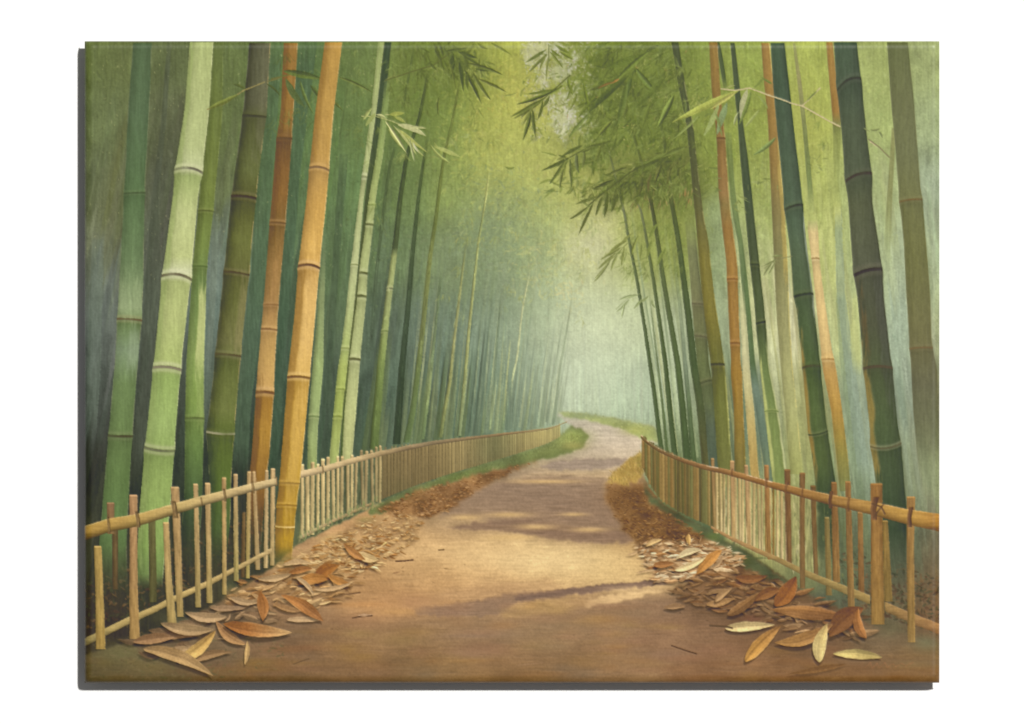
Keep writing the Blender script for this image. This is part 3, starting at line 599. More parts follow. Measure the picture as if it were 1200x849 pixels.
stalk([(760,337),(771,427),(777,480),(781,524),(783,538)], 1.6, 4, [(337,(120,140,92)),(427,(98,120,76)),(480,(82,106,60)),(524,(78,104,58))], fade=[(337,.2),(370,.8),(600,1)], label='thinnest stalk between the two leftmost stalks of the right grove')
stalk([(783,250),(790,300),(797,360),(803,427),(808,480),(812,530),(814,550)], 3, 7, [(250,(110,130,72)),(360,(126,146,108)),(427,(110,132,104)),(480,(78,104,64)),(530,(74,100,58))], fade=[(250,0),(340,.6),(430,.9),(600,1)], label='hazy green stalk behind the dark slender stalks of the right grove')
stalk([(712,172),(715,180),(720,202),(731,245),(737,280),(747,330),(755,380),(762,428),(767,462),(772,505),(774.5,522),(776,536)], 2.6, 6, [(172,(96,110,66)),(245,(108,118,84)),(300,(84,102,66)),(430,(72,94,54)),(522,(70,96,54))], .9, .88, fade=[(172,.2),(182,.9),(205,.85),(215,.3),(236,.3),(246,1),(600,1)], label='leftmost slender dark stalk of the right grove')
stalk([(738,226),(750,240),(756,270),(765,322),(772,370),(780,427),(785,480),(790,527),(792,545)], 2.8, 7.5, [(226,(110,118,84)),(300,(88,104,64)),(430,(68,92,50)),(527,(66,92,52))], .9, .88, fade=[(226,.2),(245,1),(600,1)], label='slender dark stalk second from the left in the right grove')
stalk([(741,150),(742,155),(750,182),(762,230),(770,275),(777,325),(785,372),(794.5,428),(800,480),(804.5,530),(806,548)], 3, 9.5, [(150,(88,104,52)),(190,(84,96,50)),(240,(72,80,46)),(300,(84,100,60)),(430,(74,98,54)),(530,(66,92,52))], .86, .9, fade=[(150,.2),(160,.9),(190,.8),(200,.5),(228,.6),(240,1),(600,1)], label='slender dark stalk third from the left in the right grove')
stalk([(770,122),(772,130),(780,170),(786,230),(795,280),(801,325),(807,372),(813,428),(820,467),(827,532),(829,556)], 3.4, 12, [(122,(90,108,52)),(170,(88,104,50)),(240,(78,92,52)),(300,(72,92,54)),(430,(66,90,50)),(480,(74,88,50)),(532,(90,90,50))], .86, .92, fade=[(122,.2),(132,.9),(172,.8),(182,.4),(226,.5),(240,1),(600,1)], label='dark green stalk fourth from the left in the right grove')
def big(pts, cols, kl, kr, label, nodes=(), ring='node_ring', **k):
    pid = part('bamboo_stalk', label)
    npid = [part(ring, None, pid) for _ in nodes]
    k.setdefault('rims', [(1, tuple(np.array(cols[len(cols) // 2][1]) * .6 + np.array((186, 180, 136)) * .4), .9, .5), (-1, tuple(np.array(cols[len(cols) // 2][1]) * .7 + np.array((170, 166, 130)) * .3), .8, .35)])
    ribbon(pts, cols, kl, kr, pid=pid, npid=npid, nodes=nodes, **k)
    return pid
NDK, NLT = (70,66,50), (170,160,116)

# ------------------------------------------------------------------ right grove, back to front
big([(155,850,857),(217,855,861),(242,857,864),(285,865,871),(355,871,879),(425,876,885),(470,884,893),(530,893,903),(575,899,909)], [(155,(108,128,70)),(285,(92,120,74)),(355,(78,112,66)),(425,(74,106,64)),(455,(104,132,112)),(500,(92,122,104)),(535,(100,126,96))], .85, .95, 'slender green stalk between the rust stalk and the dark leaning stalk', fade=[(155,.4),(190,.8),(530,1)])
big([(49,838,843),(60,841,846),(92,846,851),(108,849,853)], [(49,(72,92,60))], .9, .9, 'short dark stalk behind the leaf spray', fade=[(49,1),(90,.9),(108,0)])
big([(250,802,813),(330,809,821),(372,812,827),(425,817,831),(480,826,840),(540,830,846),(560,833,850)], [(250,(128,140,92)),(300,(118,124,84)),(360,(112,112,70)),(425,(98,112,64)),(470,(92,106,66)),(500,(82,100,76)),(540,(76,98,76))], .95, .8, 'grey olive stalk left of the broad olive gold stalk', fade=[(250,0),(290,.9),(540,1)], nodes=[(356,.5,.5,1.6,(92,84,60),(140,130,96)),(394,1,.4,1.6,(92,84,60),(140,130,96)),(447,-2,.5,2,(64,66,42),(130,124,80))])
big([(49,787,795),(105,796,804),(142,804,812),(190,809,817),(225,812,821),(255,815,825),(280,817,830),(337,822,836),(405,830,846),(435,834,850),(480,837,854),(545,841,857),(570,845,861)], [(49,(74,88,58)),(142,(78,90,58)),(215,(88,92,56)),(250,(104,102,56)),(300,(124,116,50)),(370,(126,118,48)),(427,(104,106,44)),(480,(112,118,52)),(545,(112,116,56))], .84, .92, 'broad olive gold stalk, dark at the top', nodes=[(427,0,.6,2.4,(70,70,40),(120,114,60))], rims=[(1,(196,190,120),1.2,.5)], patches=[(440,520,.75,1.1,(196,196,110),.6,20)])
big([(49,831,841),(105,834,844),(162,840,850),(225,842,854),(255,845,857),(305,851,864),(372,854,866),(427,857,868),(435,856,870),(480,860,871),(560,861,875)], [(49,(150,114,60)),(105,(142,108,58)),(162,(142,104,60)),(225,(150,114,68)),(240,(136,114,64)),(270,(152,112,56)),(330,(160,118,56)),(400,(158,116,54)),(435,(158,120,50)),(480,(150,120,52)),(520,(134,116,54)),(560,(120,112,56))], .82, .95, 'rust orange stalk in the right grove', fade=[(49,.85),(560,1)], nodes=[(162,0,.5,2,(104,72,46),(170,130,84)),(327,0,.5,1.7,(130,84,40),(190,136,76)),(402,0,.5,1.9,(120,78,40),(190,136,76))], rims=[(1,(206,182,116),1.2,.6)])
big([(330,866,871),(400,869,877),(435,870,879),(480,874,884),(550,879,889),(572,882,892)], [(330,(206,202,142)),(420,(204,196,142)),(460,(196,184,124)),(500,(190,166,100)),(550,(178,150,84))], .92, .95, 'pale straw stalk right of the rust stalk', fade=[(330,0),(370,.8),(550,1)])
big([(235,919,926),(300,926,931),(370,930,938),(430,936,945),(550,948,957)], [(235,(166,168,92)),(330,(160,150,100)),(430,(168,164,104)),(550,(166,166,96))], .95, .9, 'hazy olive strip stalk left of the dark teal stalk', fade=[(235,0),(290,.5),(430,.5),(550,.3)])
big([(50,892,902),(92,895,906),(142,900,911),(192,902,915),(235,904,919),(305,907,923),(367,910,925),(420,914,928),(480,920,934),(555,926,941)], [(50,(154,122,64)),(142,(150,120,64)),(192,(146,120,66)),(235,(136,122,72)),(305,(130,128,78)),(367,(148,146,92)),(430,(160,160,100)),(480,(166,168,104)),(555,(156,160,88))], .84, 1.04, 'brown orange stalk behind the dark teal stalk', rims=[(1,(206,190,110),1.3,.7)], patches=[(180,330,.35,1.1,(176,156,84),.7,20)])
big([(50,856,861),(100,860,867),(137,864,870),(180,867,876),(225,871,881),(310,879,890),(355,884,895),(395,887,899),(425,890,901),(480,896,912),(552,904,922),(580,908,926)], [(50,(70,88,62)),(137,(70,88,62)),(225,(64,84,62)),(310,(72,88,56)),(390,(76,96,56)),(435,(100,124,66)),(480,(114,138,72)),(552,(122,142,74))], .9, .9, 'dark green stalk leaning in the middle of the right grove', nodes=[(310,.3,.5,1.8,(58,70,44),(110,120,70)),(378,-1.2,.4,1.8,(44,52,36),(120,124,76)),(482,0,1,1,(100,122,64),(150,166,90))], patches=[(420,560,-1.2,-.55,(180,186,104),.85,30),(400,560,.72,1.2,(196,198,140),.8,30)])
big([(50,929,932),(100,935,940),(155,941,946),(215,946,952),(250,948,955)], [(50,(132,134,84)),(90,(150,140,96)),(155,(104,118,76)),(215,(104,128,76)),(250,(120,140,84))], .9, .95, 'thin grey stalk above the tan stalk', fade=[(50,.7),(215,.8),(250,0)])
big([(258,946,958),(272,947,959),(302,951,960),(342,955,965),(410,962,975),(432,964,980),(480,974,987),(537,980,994),(575,984,997)], [(258,(190,172,118)),(272,(212,190,132)),(302,(216,190,130)),(410,(212,182,118)),(435,(196,154,84)),(480,(178,140,66)),(537,(140,132,62)),(575,(122,126,66))], .86, .93, 'pale tan stalk right of the dark teal stalk', fade=[(258,.2),(272,1),(560,1),(580,.6)], nodes=[(303,0,.8,1.7,(150,120,72),(228,206,150)),(421,0,.5,1.8,(166,128,72),(220,190,126))])
for (c0, pts) in [((120,146,108),[(340,979,989),(430,985,995),(560,1000,1012)]),((126,152,132),[(240,978,986),(340,980,990),(430,990,1002),(560,1006,1020)]),((196,200,112),[(235,977,985),(262,977,986),(270,978,986)]),((188,196,116),[(340,1000,1006),(400,996,1008),(440,1000,1010)])]:
    ribbon(pts, [(0,c0)], .97, 1.03, alpha=.6, jit=.8, fade=[(pts[0][0], 0), (pts[0][0] + 12, .9), (pts[-1][0] - 20, .9), (pts[-1][0], 0)])
big([(150,1045,1050),(225,1040,1046),(280,1036,1044),(330,1034,1041)], [(150,(130,124,76)),(225,(128,132,80)),(330,(140,156,104))], .9, .95, 'thin brown leaning stalk right of the broad near black stalk', fade=[(150,.6),(225,.8),(330,0)])
big([(49,968,976),(87,971,980),(130,975,985),(148,976,985.5),(200,977,984),(240,976,982)], [(49,(158,124,64)),(130,(156,120,62)),(150,(120,130,70)),(240,(124,140,74))], .85, .95, 'orange stalk half hidden behind the broad near black stalk', fade=[(49,1),(150,1),(160,.6),(240,0)])
big([(49,1039.5,1064),(117,1044,1071),(170,1049,1075),(222,1053,1079),(235,1054,1081),(280,1059,1085),(342,1062,1090),(405,1066,1092),(435,1068,1099),(480,1070,1100),(545,1076,1104),(600,1082,1106)], [(49,(98,108,68)),(117,(106,112,74)),(180,(110,116,78)),(230,(112,116,72)),(300,(110,112,64)),(400,(112,110,68)),(450,(104,104,74)),(520,(108,114,78)),(560,(136,150,104)),(600,(140,150,104))], .92, .95, 'hazy olive stalk near the right edge of the canvas', fade=[(49,1),(500,1),(560,.3),(600,0)], nodes=[(235,-1.5,1.4,2.0,(112,92,54),(140,132,84)),(408,-.6,1,2.0,(112,96,62),(134,124,84))])
big([(50,903,919.5),(100,906,925),(155,911,931),(220,917.5,939),(243,919,941),(292,926,946),(345,930,953),(367,934,955),(425,940,961),(500,946,969),(537,952,975),(570,956,980),(605,955,976),(660,960,978)], [(50,(62,92,76)),(100,(62,90,76)),(155,(68,94,78)),(220,(72,98,80)),(260,(76,104,82)),(300,(78,102,74)),(345,(74,100,66)),(400,(72,98,58)),(430,(70,96,50)),(480,(80,104,56)),(540,(76,98,52)),(580,(60,82,50)),(660,(66,84,58))], .92, .8, 'dark teal stalk in front of the right grove', nodes=[(243,-3.0,2.0,2.6,(54,58,44),(96,112,76)),(346,-2.0,1.4,2.6,(48,56,38),(100,112,72)),(430,-1.0,1.6,2.6,(78,74,46),(90,106,60)),(507,-2.4,-1.6,1.4,(58,74,40),(140,140,96))], patches=[(390,560,-1.2,-.62,(158,126,62),.8,40),(270,360,.82,1.2,(196,206,190),.55,30)], fade=[(50,1),(600,1),(640,.8),(660,0)])
big([(49,977,1004),(100,980.5,1010),(150,986,1015),(207,990,1022),(235,994,1022),(280,997,1029),(317,1000,1034),(350,1005,1036),(420,1011,1044),(435,1012,1046),(497,1019,1052),(521,1020,1056),(555,1025,1059),(600,1030,1063),(650,1036,1062),(690,1040,1060)], [(49,(66,92,76)),(100,(68,90,72)),(150,(76,92,72)),(207,(78,92,72)),(240,(86,95,70)),(317,(84,90,70)),(380,(78,84,60)),(435,(78,94,58)),(500,(74,96,58)),(555,(66,88,56)),(620,(54,76,52)),(690,(58,76,56))], .95, .82, 'broad near black green stalk on the right', nodes=[(99,-7,6,2.8,(56,58,48),(100,108,90)),(208,-5,4,3.0,(66,56,46),(98,98,80)),(319,-4,2.6,3.6,(58,50,42),(122,112,90)),(431.5,-.5,2.4,3.2,(84,74,54),(86,92,62)),(521,-2,-4,1.6,(96,90,60),(150,146,108))], patches=[(355,430,-.8,-.45,(112,86,50),.55,40),(425,560,-1.3,-.6,(148,124,62),.8,40),(330,470,.35,1.1,(84,86,80),.35,60)], fade=[(49,1),(620,1),(690,0)])

# ------------------------------------------------------------------ left grove, back to front
for (c0, al, pts) in [((76,88,72),.6,[(49,196,201),(140,189,195),(230,178,186),(300,172,188),(430,164,180),(560,152,166)]),((96,116,102),.6,[(280,108,122),(430,102,118),(520,100,112)]),((108,128,110),.6,[(250,250,256),(330,246,254),(450,240,246)]),
                      ((70,104,74),.7,[(49,318,331),(180,302,322),(320,294,310),(480,276,294),(560,272,290)]),((62,96,74),.6,[(49,350,372),(200,338,352),(400,324,336),(540,314,326)]),((66,92,66),.6,[(180,398,408),(330,388,396),(500,376,386)])]:
    ribbon(pts, [(0,c0)], .95, 1.05, alpha=al, jit=.7, na=.04, fade=[(pts[0][0], .4), (pts[0][0] + 30, 1), (pts[-1][0] - 40, 1), (pts[-1][0], 0)])
big([(50,156,178),(130,150,175),(225,145.5,169.5),(330,139.5,168),(375,137.5,166),(430,134,161),(511,127,155),(580,121,151),(640,116,148),(695,118,150)], [(50,(78,108,76)),(130,(82,114,82)),(225,(84,120,80)),(300,(98,130,88)),(360,(136,160,114)),(378,(106,138,82)),(410,(122,150,112)),(450,(104,136,82)),(511,(100,132,76)),(560,(92,126,70)),(620,(92,130,74)),(695,(76,96,58))], .84, .9, 'green stalk at the left edge, turning pale near its rings', nodes=[(226,-.5,.4,1.6,(66,82,56),(110,132,90)),(374.5,1.0,.8,2.2,(104,88,60),(152,150,104)),(510.5,.5,-.6,2.6,(78,76,50),(134,140,98))], patches=[(385,430,.1,.9,(144,168,132),.5,16),(330,372,-.9,.9,(150,172,124),.35,20)], fade=[(50,1),(640,1),(695,0)], rims=[(1,(150,146,110),1.0,.5),(-1,(140,140,110),.9,.4)])
big([(49,247,262),(100,244,261),(130,243,261),(225,234,252),(247,232,250),(312,225.5,242.5),(430,218,239),(490,217,239),(580,216,237),(680,208,232)], [(49,(96,114,62)),(130,(104,122,62)),(225,(112,132,62)),(290,(112,138,64)),(330,(98,130,68)),(400,(126,156,80)),(470,(122,156,72)),(530,(94,130,66)),(600,(62,88,56)),(680,(56,66,46))], .76, .95, 'slim green stalk just right of the pale green stalk', nodes=[(247,.4,.6,1.6,(84,92,48),(150,160,90)),(312,.5,.5,1.5,(78,104,50),(124,150,80)),(490,.3,.4,2.2,(82,96,50),(142,166,90))], patches=[(336,432,.05,1.1,(192,200,124),.85,22),(420,500,.2,1.0,(146,172,92),.5,24),(100,330,-1.2,-.3,(94,112,58),.4,30)], fade=[(49,.5),(110,.9),(600,1),(680,0)])
big([(50,292,317),(130,285,312.5),(230,271,300),(320,262,292),(416,252,282),(430,251,281),(506,242,274.5),(560,245,271),(610,242,270),(680,236,262)], [(50,(90,92,68)),(120,(96,98,72)),(136,(90,96,58)),(200,(98,108,62)),(232,(86,90,46)),(280,(106,114,58)),(318,(100,104,54)),(350,(98,104,52)),(400,(116,118,66)),(425,(96,108,52)),(480,(108,120,60)),(506,(88,108,46)),(560,(82,108,46)),(620,(72,98,52)),(680,(50,60,42))], .66, 1.02, 'dark olive stalk with a shaded left side', nodes=[(136,.8,.5,2.6,(66,66,44),(96,100,62)),(231,1.5,1.4,2.6,(70,58,38),(150,132,92)),(320,2.2,.8,2.0,(82,70,46),(150,132,92)),(416,1.6,.8,2.2,(90,80,52),(150,140,100)),(507,1.2,-1.2,2.4,(150,146,110),(104,110,66))], rims=[(1,(176,152,98),1.2,.75),(-1,(140,140,120),.9,.5)], patches=[(330,414,.4,1.0,(140,132,84),.6,30),(40,180,.25,1.0,(108,108,80),.5,30)], fade=[(50,1),(620,1),(680,0)])
big([(49,222.5,250),(130,216,245),(200,205,237),(230,202.5,232),(323,190,224),(429,180,212),(527,169.5,204),(590,164,200),(640,161,194),(690,160,190)], [(49,(168,184,118)),(100,(170,184,122)),(170,(176,190,130)),(198,(186,196,146)),(206,(160,182,112)),(250,(184,196,132)),(300,(184,196,128)),(318,(200,206,160)),(330,(176,192,118)),(370,(178,192,118)),(425,(166,186,106)),(440,(148,182,96)),(500,(148,180,100)),(535,(136,168,88)),(580,(140,172,90)),(640,(128,166,84)),(690,(104,136,76))], .80, .97, 'tall pale green stalk, the brightest on the left', nodes=[(200.5,2.0,4.0,2.6,(108,104,84),(208,210,164)),(325.5,2.2,4.4,3.0,(98,88,66),(214,214,172)),(432,1.5,2.2,3.0,(128,122,96),(206,206,164)),(526,2.0,-1.8,2.8,(104,108,76),(190,188,146))], patches=[(49,640,-1.2,-.62,(138,164,90),.45,60)], rims=[(1,(206,206,160),1.0,.5),(-1,(120,136,86),1.0,.5)], fade=[(49,1),(640,1),(672,.9),(690,0)], bulge=.07)
big([(50,332.5,349),(130,329,344),(162,324,342),(225,319,337.5),(261,316,334.5),(360,308.5,326),(387,306,324.5),(430,302,322),(460,300,321),(530,295,316),(560,292,312),(660,286,304)], [(50,(148,110,54)),(130,(146,110,54)),(150,(136,104,54)),(164,(112,84,50)),(200,(130,94,50)),(225,(136,98,50)),(261,(126,98,52)),(310,(152,118,66)),(360,(162,126,74)),(380,(188,148,88)),(420,(196,156,90)),(455,(204,160,94)),(464,(174,124,52)),(510,(176,130,54)),(555,(150,108,48)),(600,(112,80,42)),(660,(84,66,42))], .82, 1.0, 'rust orange stalk behind the left fence', nodes=[(162,.5,.6,2.2,(100,76,46),(150,110,66)),(261,.6,.5,1.8,(112,84,50),(180,140,90)),(357,.3,.5,1.4,(140,104,62),(180,140,90)),(386,.8,.8,1.8,(130,92,56),(214,170,110)),(460,.6,1,3.0,(104,70,44),(216,176,120))], rims=[(1,(206,174,120),1.0,.7)], patches=[(300,384,-.2,.6,(170,126,76),.4,20),(455,600,-1.2,-.3,(112,80,38),.65,30),(40,290,-1.2,-.2,(112,80,40),.45,40)], fade=[(50,1),(590,1),(660,0)])
big([(270,377,382),(300,376,381.5),(380,371,379.5),(430,366,379),(500,361,372.5),(550,360,371)], [(270,(120,140,96)),(330,(146,160,108)),(430,(150,176,106)),(500,(150,174,108)),(550,(146,168,96))], .72, .98, 'thin pale green stalk just right of the golden stalk', fade=[(270,.1),(340,.7),(430,1),(550,1)], nodes=[(488,.3,.4,1.6,(100,124,70),(170,184,120))])
big([(49,450.5,459),(130,441,450),(210,430,439),(260,425,432),(330,418,424),(430,405,412),(500,400,407),(545,398,404)], [(49,(58,82,60)),(130,(66,88,64)),(210,(68,88,56)),(330,(82,94,54)),(430,(92,106,56)),(545,(76,104,56))], .9, .92, 'dark stalk wedged inside the pale pair')
big([(49,443,450),(130,435,441),(205,424,430.5),(230,421,426.5),(310,411,419.5),(358,406,415),(410,399.5,409),(430,396,407),(470,392,402.5),(545,385,396)], [(49,(146,166,100)),(130,(168,182,120)),(205,(170,182,124)),(310,(182,192,134)),(358,(176,190,126)),(410,(168,188,104)),(430,(172,190,96)),(470,(160,180,84)),(545,(164,180,100))], .8, .95, 'left stalk of the slender pale pair', nodes=[(207,.4,.4,2.2,(120,126,90),(212,214,170)),(310,.3,.4,1.3,(130,140,86),(200,206,150)),(408,.3,.4,1.6,(138,150,80),(190,200,130)),(456,.3,.4,1.6,(124,142,60),(180,196,100)),(488,.3,.4,1.8,(124,142,60),(176,192,100))])
big([(92,451,457.5),(140,446,453.5),(180,441,449),(230,432.5,440.5),(262,428.5,437.5),(320,420.5,430.5),(347,419,429.5),(421,409.5,422),(430,409,421.5),(480,404,417.5),(545,400.5,412)], [(92,(118,144,80)),(150,(134,160,92)),(230,(168,184,112)),(262,(172,186,120)),(347,(178,190,124)),(430,(182,192,126)),(480,(188,196,126)),(545,(182,186,118))], .86, .95, 'right stalk of the slender pale pair', fade=[(92,.2),(120,.9),(545,1)], nodes=[(240,0,.4,1.8,(124,146,70),(180,196,120)),(263,.4,.5,2.2,(92,98,58),(196,204,146)),(320,.6,.5,2.6,(90,96,54),(196,204,146)),(347,.5,.5,2.6,(90,96,54),(196,204,146)),(421,.5,.5,2.6,(98,98,56),(206,210,150))])

# feathery fans of thin leaves that thicken the crowns
def fan(x, y, a0, n, l0, w, pal, alpha):
    if x > 812 and any(idm[clampi((y + dy - Y0) * S, 0, H - 1), clampi((x + dx - X0) * S, 0, W - 1)] for dx, dy in ((0, 0), (-7, 6), (7, 6), (0, 12))): return   # the big stems stay in front
    for _ in range(n):
        t = rng.normal(a0, .55); l_ = l0 * rng.uniform(.5, 1.2); r = rng.uniform(0, l0 * .35)
        c = np.array(pal[rng.integers(0, len(pal))]) * rng.uniform(.88, 1.12)
        x0, y0 = x + math.cos(t) * r + rng.normal(0, 2), y + math.sin(t) * r + rng.normal(0, 2)
        leaf(x0, y0, x0 + math.cos(t) * l_, y0 + math.sin(t) * l_, w * rng.uniform(.6, 1.2), c, bend=rng.normal(0, .8), alpha=alpha * rng.uniform(.6, 1))
DKP, MDP, YLP, PAL = [(84,100,46),(96,112,52),(76,90,42),(108,122,58)], [(108,128,62),(122,140,70),(98,116,56)], [(160,166,84),(146,154,78),(172,172,96)], [(140,158,104),(126,146,98),(156,168,108)]
for k in range(64):
    q = MASS[rng.choice(3, p=[.62,.28,.1])]; xs_ = [v[0] for v in q]; ys_ = [v[1] for v in q]
    x, y = rng.uniform(min(xs_), max(xs_)), rng.uniform(min(ys_), max(ys_))
    if in_poly(x, y, q): fan(x, y, 2.25, 13, 17, 2.6, DKP if rng.random() < .62 else MDP, .62)
for k in range(20): fan(rng.uniform(690, 830), rng.uniform(60, 250), 2.1, 6, 11, 1.4, YLP, .5)
for k in range(16): fan(rng.normal(528, 26), rng.uniform(50, 84), 1.4, 9, 17, 2.6, DKP if rng.random() < .6 else MDP, .6)
for k in range(20): fan(rng.uniform(460, 600), rng.uniform(60, 200), 1.7, 8, 14, 2.0, MDP if rng.random() < .5 else YLP, .35)
for k in range(16): fan(rng.uniform(404, 450), rng.uniform(56, 260), 1.7, 7, 13, 1.8, MDP, .35)
for k in range(14): fan(rng.uniform(320, 376), rng.uniform(60, 150), 1.6, 6, 14, 2.0, DKP if rng.random() < .5 else MDP, .35)
for k in range(26): fan(rng.uniform(520, 690), rng.uniform(230, 380), 1.9, 8, 11, 1.6, PAL if rng.random() < .7 else YLP, .32)
for k in range(22): fan(rng.uniform(725, 800), rng.uniform(255, 320), 2.2, 8, 12, 1.8, MDP, .4)
for k in range(24): fan(rng.uniform(830, 975), rng.uniform(56, 260), 1.8, 6, 12, 1.8, MDP if rng.random() < .5 else YLP, .3)
for k in range(34): fan(rng.uniform(690, 828), rng.uniform(50, 175), 2.2, 14, 13, 1.7, DKP if rng.random() < .7 else MDP, .5)
for k in range(22): fan(rng.uniform(455, 560), rng.uniform(48, 130), 1.6, 10, 13, 1.8, DKP if rng.random() < .4 else MDP, .4)
for k in range(26): fan(rng.uniform(815, 1000), rng.uniform(52, 230), 1.7, 9, 13, 1.8, MDP if rng.random() < .6 else YLP, .32)
for k in range(30): fan(rng.uniform(520, 700), rng.uniform(140, 330), 1.9, 10, 12, 1.8, PAL if rng.random() < .55 else YLP, .3)
for k in range(18): fan(rng.normal(735, 34), rng.normal(218, 12), 2.2, 12, 13, 1.7, DKP, .55)
# ------------------------------------------------------------------ hanging sprays of bamboo leaves
def spray(label, twigs, leaves, tcol, tw=1.4):
    pid = part('leaf_spray', label)
    for t_ in twigs: twig(t_, tw, tcol, pid)
    for (x0, y0, x1, y1, w, c) in leaves:
        leaf(x0, y0, x1, y1, w, c, bend=rng.normal(0, 1.0), pid=pid, side=rng.normal(0, .14), alpha=.94)
    return pid
DG, DG2, OL = (70,86,44), (84,100,50), (102,114,58)
spray('dark leaf spray hanging from the top edge left of centre', [[(452,94),(470,88),(485,83),(508,76),(530,60)]],
      [(508,50,519,80,4.2,(84,98,44)),(530,60,532,94,6,DG),(538,66,543,108,4.6,DG),(534,72,528,92,4,DG2),(536,60,560,68,4,DG),(540,62,562,76,3.6,DG2),(547,74,590,88,4.6,(92,104,48)),(556,80,574,83,3,DG2),(545,82,564,121,4.6,(74,86,44)),(548,84,549,106,4,DG2),(555,86,575,117,3.6,(86,98,48)),(560,92,594,108,3.6,(92,100,48)),(560,50,572,57,3,(104,116,48)),(575,50,599,64,3,(110,122,52)),(520,60,548,56,3.4,DG2),(524,66,534,104,3.2,(98,112,52)),(515,112,514,136,2.4,(96,108,52)),(504,72,512,82,2.6,DG2)], (92,100,52))
for k in range(26):
    x, y = rng.normal(535, 14), rng.uniform(52, 72); a_ = rng.normal(1.1, .8); l_ = rng.uniform(8, 20)
    leaf(x, y, x + math.cos(a_) * l_, y + math.sin(a_) * l_, rng.uniform(2, 4), np.array(DG2) * rng.uniform(.85, 1.2), alpha=.6)
spray('leaf sprig hanging in front of the white sky gap', [[(643,52),(643,70),(640,88)]],
      [(640,58,616,73,4,(96,112,54)),(641,62,618,86,3.4,(104,116,58)),(642,62,632,84,3,(112,124,62)),(644,60,660,80,3.4,(110,124,54)),(642,66,640,96,2.6,(124,132,70)),(646,58,658,66,3.4,(104,120,50)),(650,52,668,62,4,(106,124,50)),(655,60,672,70,4,(108,124,52))], (110,120,66))
spray('leaf spray below the white sky gap', [[(668,88),(650,104),(630,122),(612,136)],[(650,104),(625,116)]],
      [(655,104,616,110,4.2,(98,114,50)),(648,106,605,122,4.6,(84,98,46)),(640,114,598,137,4.4,(92,106,48)),(634,120,600,140,3.4,(100,112,54)),(626,124,612,148,3.4,(112,122,60)),(622,130,612,166,4.6,(82,96,44)),(624,128,628,162,4.2,(80,94,44)),(636,118,630,140,4,(86,100,48)),(644,112,634,128,4,(90,104,48)),(660,100,640,112,4,(100,116,48)),(666,90,672,112,4,(106,124,50)),(672,96,664,118,3.6,(104,120,50)),(676,110,668,128,3.4,(108,122,54)),(590,112,606,108,2,(130,140,70)),(692,132,666,162,4.6,(104,124,62)),(684,96,690,130,4,(102,120,48)),(700,110,676,140,4,(96,114,48))], (88,98,50))
spray('broad dark leaves of the right hand crown', [],
      [(737,88,690,132,9,(80,98,44)),(755,64,708,80,10,(92,112,48)),(740,90,726,128,7,(84,106,50)),(760,60,720,96,6,(96,116,50)),(735,95,722,150,7,(92,112,54)),(745,80,770,110,7,(94,116,54)),(780,90,740,130,8,(96,116,52)),(790,110,770,150,7,(104,124,58)),(712,100,690,106,4,(88,100,50)),(720,96,700,104,3,(128,100,52)),(726,92,716,98,2.4,(166,124,64)),(735,120,728,140,5,(98,114,52)),(762,120,752,152,6,(100,118,52)),(718,140,700,160,5,(104,118,52))], DG)
spray('fan of leaves over the misty yellow gap', [[(715,165),(690,172),(668,184)]],
      [(683,170,657,184,4,(84,98,50)),(668,184,634,200,4.2,(78,92,46)),(662,188,643,217,3.6,(88,102,52)),(660,198,656,220,3,(94,106,56)),(668,186,670,220,4.2,(88,102,54)),(676,180,678,202,5,(92,104,64)),(684,176,682,196,4,(100,112,60)),(694,172,680,178,4,(96,110,54)),(704,168,696,192,5,(104,118,54)),(716,164,690,170,6,(100,116,54))], (84,96,52))
spray('long drooping leaf spray over the slender right stalks', [[(805,172),(770,185),(738,202),(712,222),(690,240)]],
      [(720,210,696,221,4,(74,84,42)),(735,196,710,206,3,(86,96,50)),(700,230,674,239,4.2,(98,110,56)),(690,241,665,258,3,(88,98,50)),(696,236,677,277,3.6,(84,94,48)),(706,230,698,254,4.4,(88,100,50)),(712,226,708,256,4.4,(80,92,46)),(722,220,716,250,5,(84,96,48)),(730,214,728,240,5,(80,94,46)),(742,206,722,222,6,(86,100,46)),(756,196,728,214,7,(90,106,48)),(772,188,742,204,8,(92,108,50)),(788,180,756,192,7,(98,114,54)),(804,172,776,184,6,(100,116,56)),(800,180,776,200,7,(88,104,48)),(776,192,768,214,5,(92,98,48)),(752,206,748,230,5,(90,98,48)),(786,190,782,216,5,(94,100,50)),(764,200,760,226,4,(104,98,54)),(795,184,798,212,5,(96,106,52)),(694,226,688,236,3,(106,116,60))], (80,88,46))
for _ in range(110):
    t = rng.random(); x = 700 + 105 * t + rng.normal(0, 5); y = 226 - 44 * t + rng.normal(4, 7)
    a_ = rng.normal(2.2, .5); l_ = rng.uniform(6, 14); c = np.array([(84,98,46),(98,112,54),(76,88,42),(110,118,60)][rng.integers(0, 4)])
    leaf(x, y, x + math.cos(a_) * l_, y + math.sin(a_) * l_, rng.uniform(1.4, 3), c, alpha=.7)
spray('small hazy leaf sprig beside the leftmost right stalk', [[(735,285),(715,305),(698,325)]],
      [(742,272,722,292,3.4,(126,136,70)),(735,282,712,300,3.6,(120,130,66)),(728,290,704,304,3.6,(118,128,66)),(722,296,700,316,3.4,(120,130,70)),(716,302,694,332,3,(122,132,76)),(748,276,740,300,4,(124,136,66)),(732,288,728,312,3.4,(126,138,72)),(752,284,750,306,3.4,(122,136,68)),(724,298,716,318,3,(126,138,76)),(764,280,758,304,4,(118,134,64)),(770,262,760,280,4,(112,130,60)),(780,290,770,312,4,(116,134,62))], (116,126,68), .9)
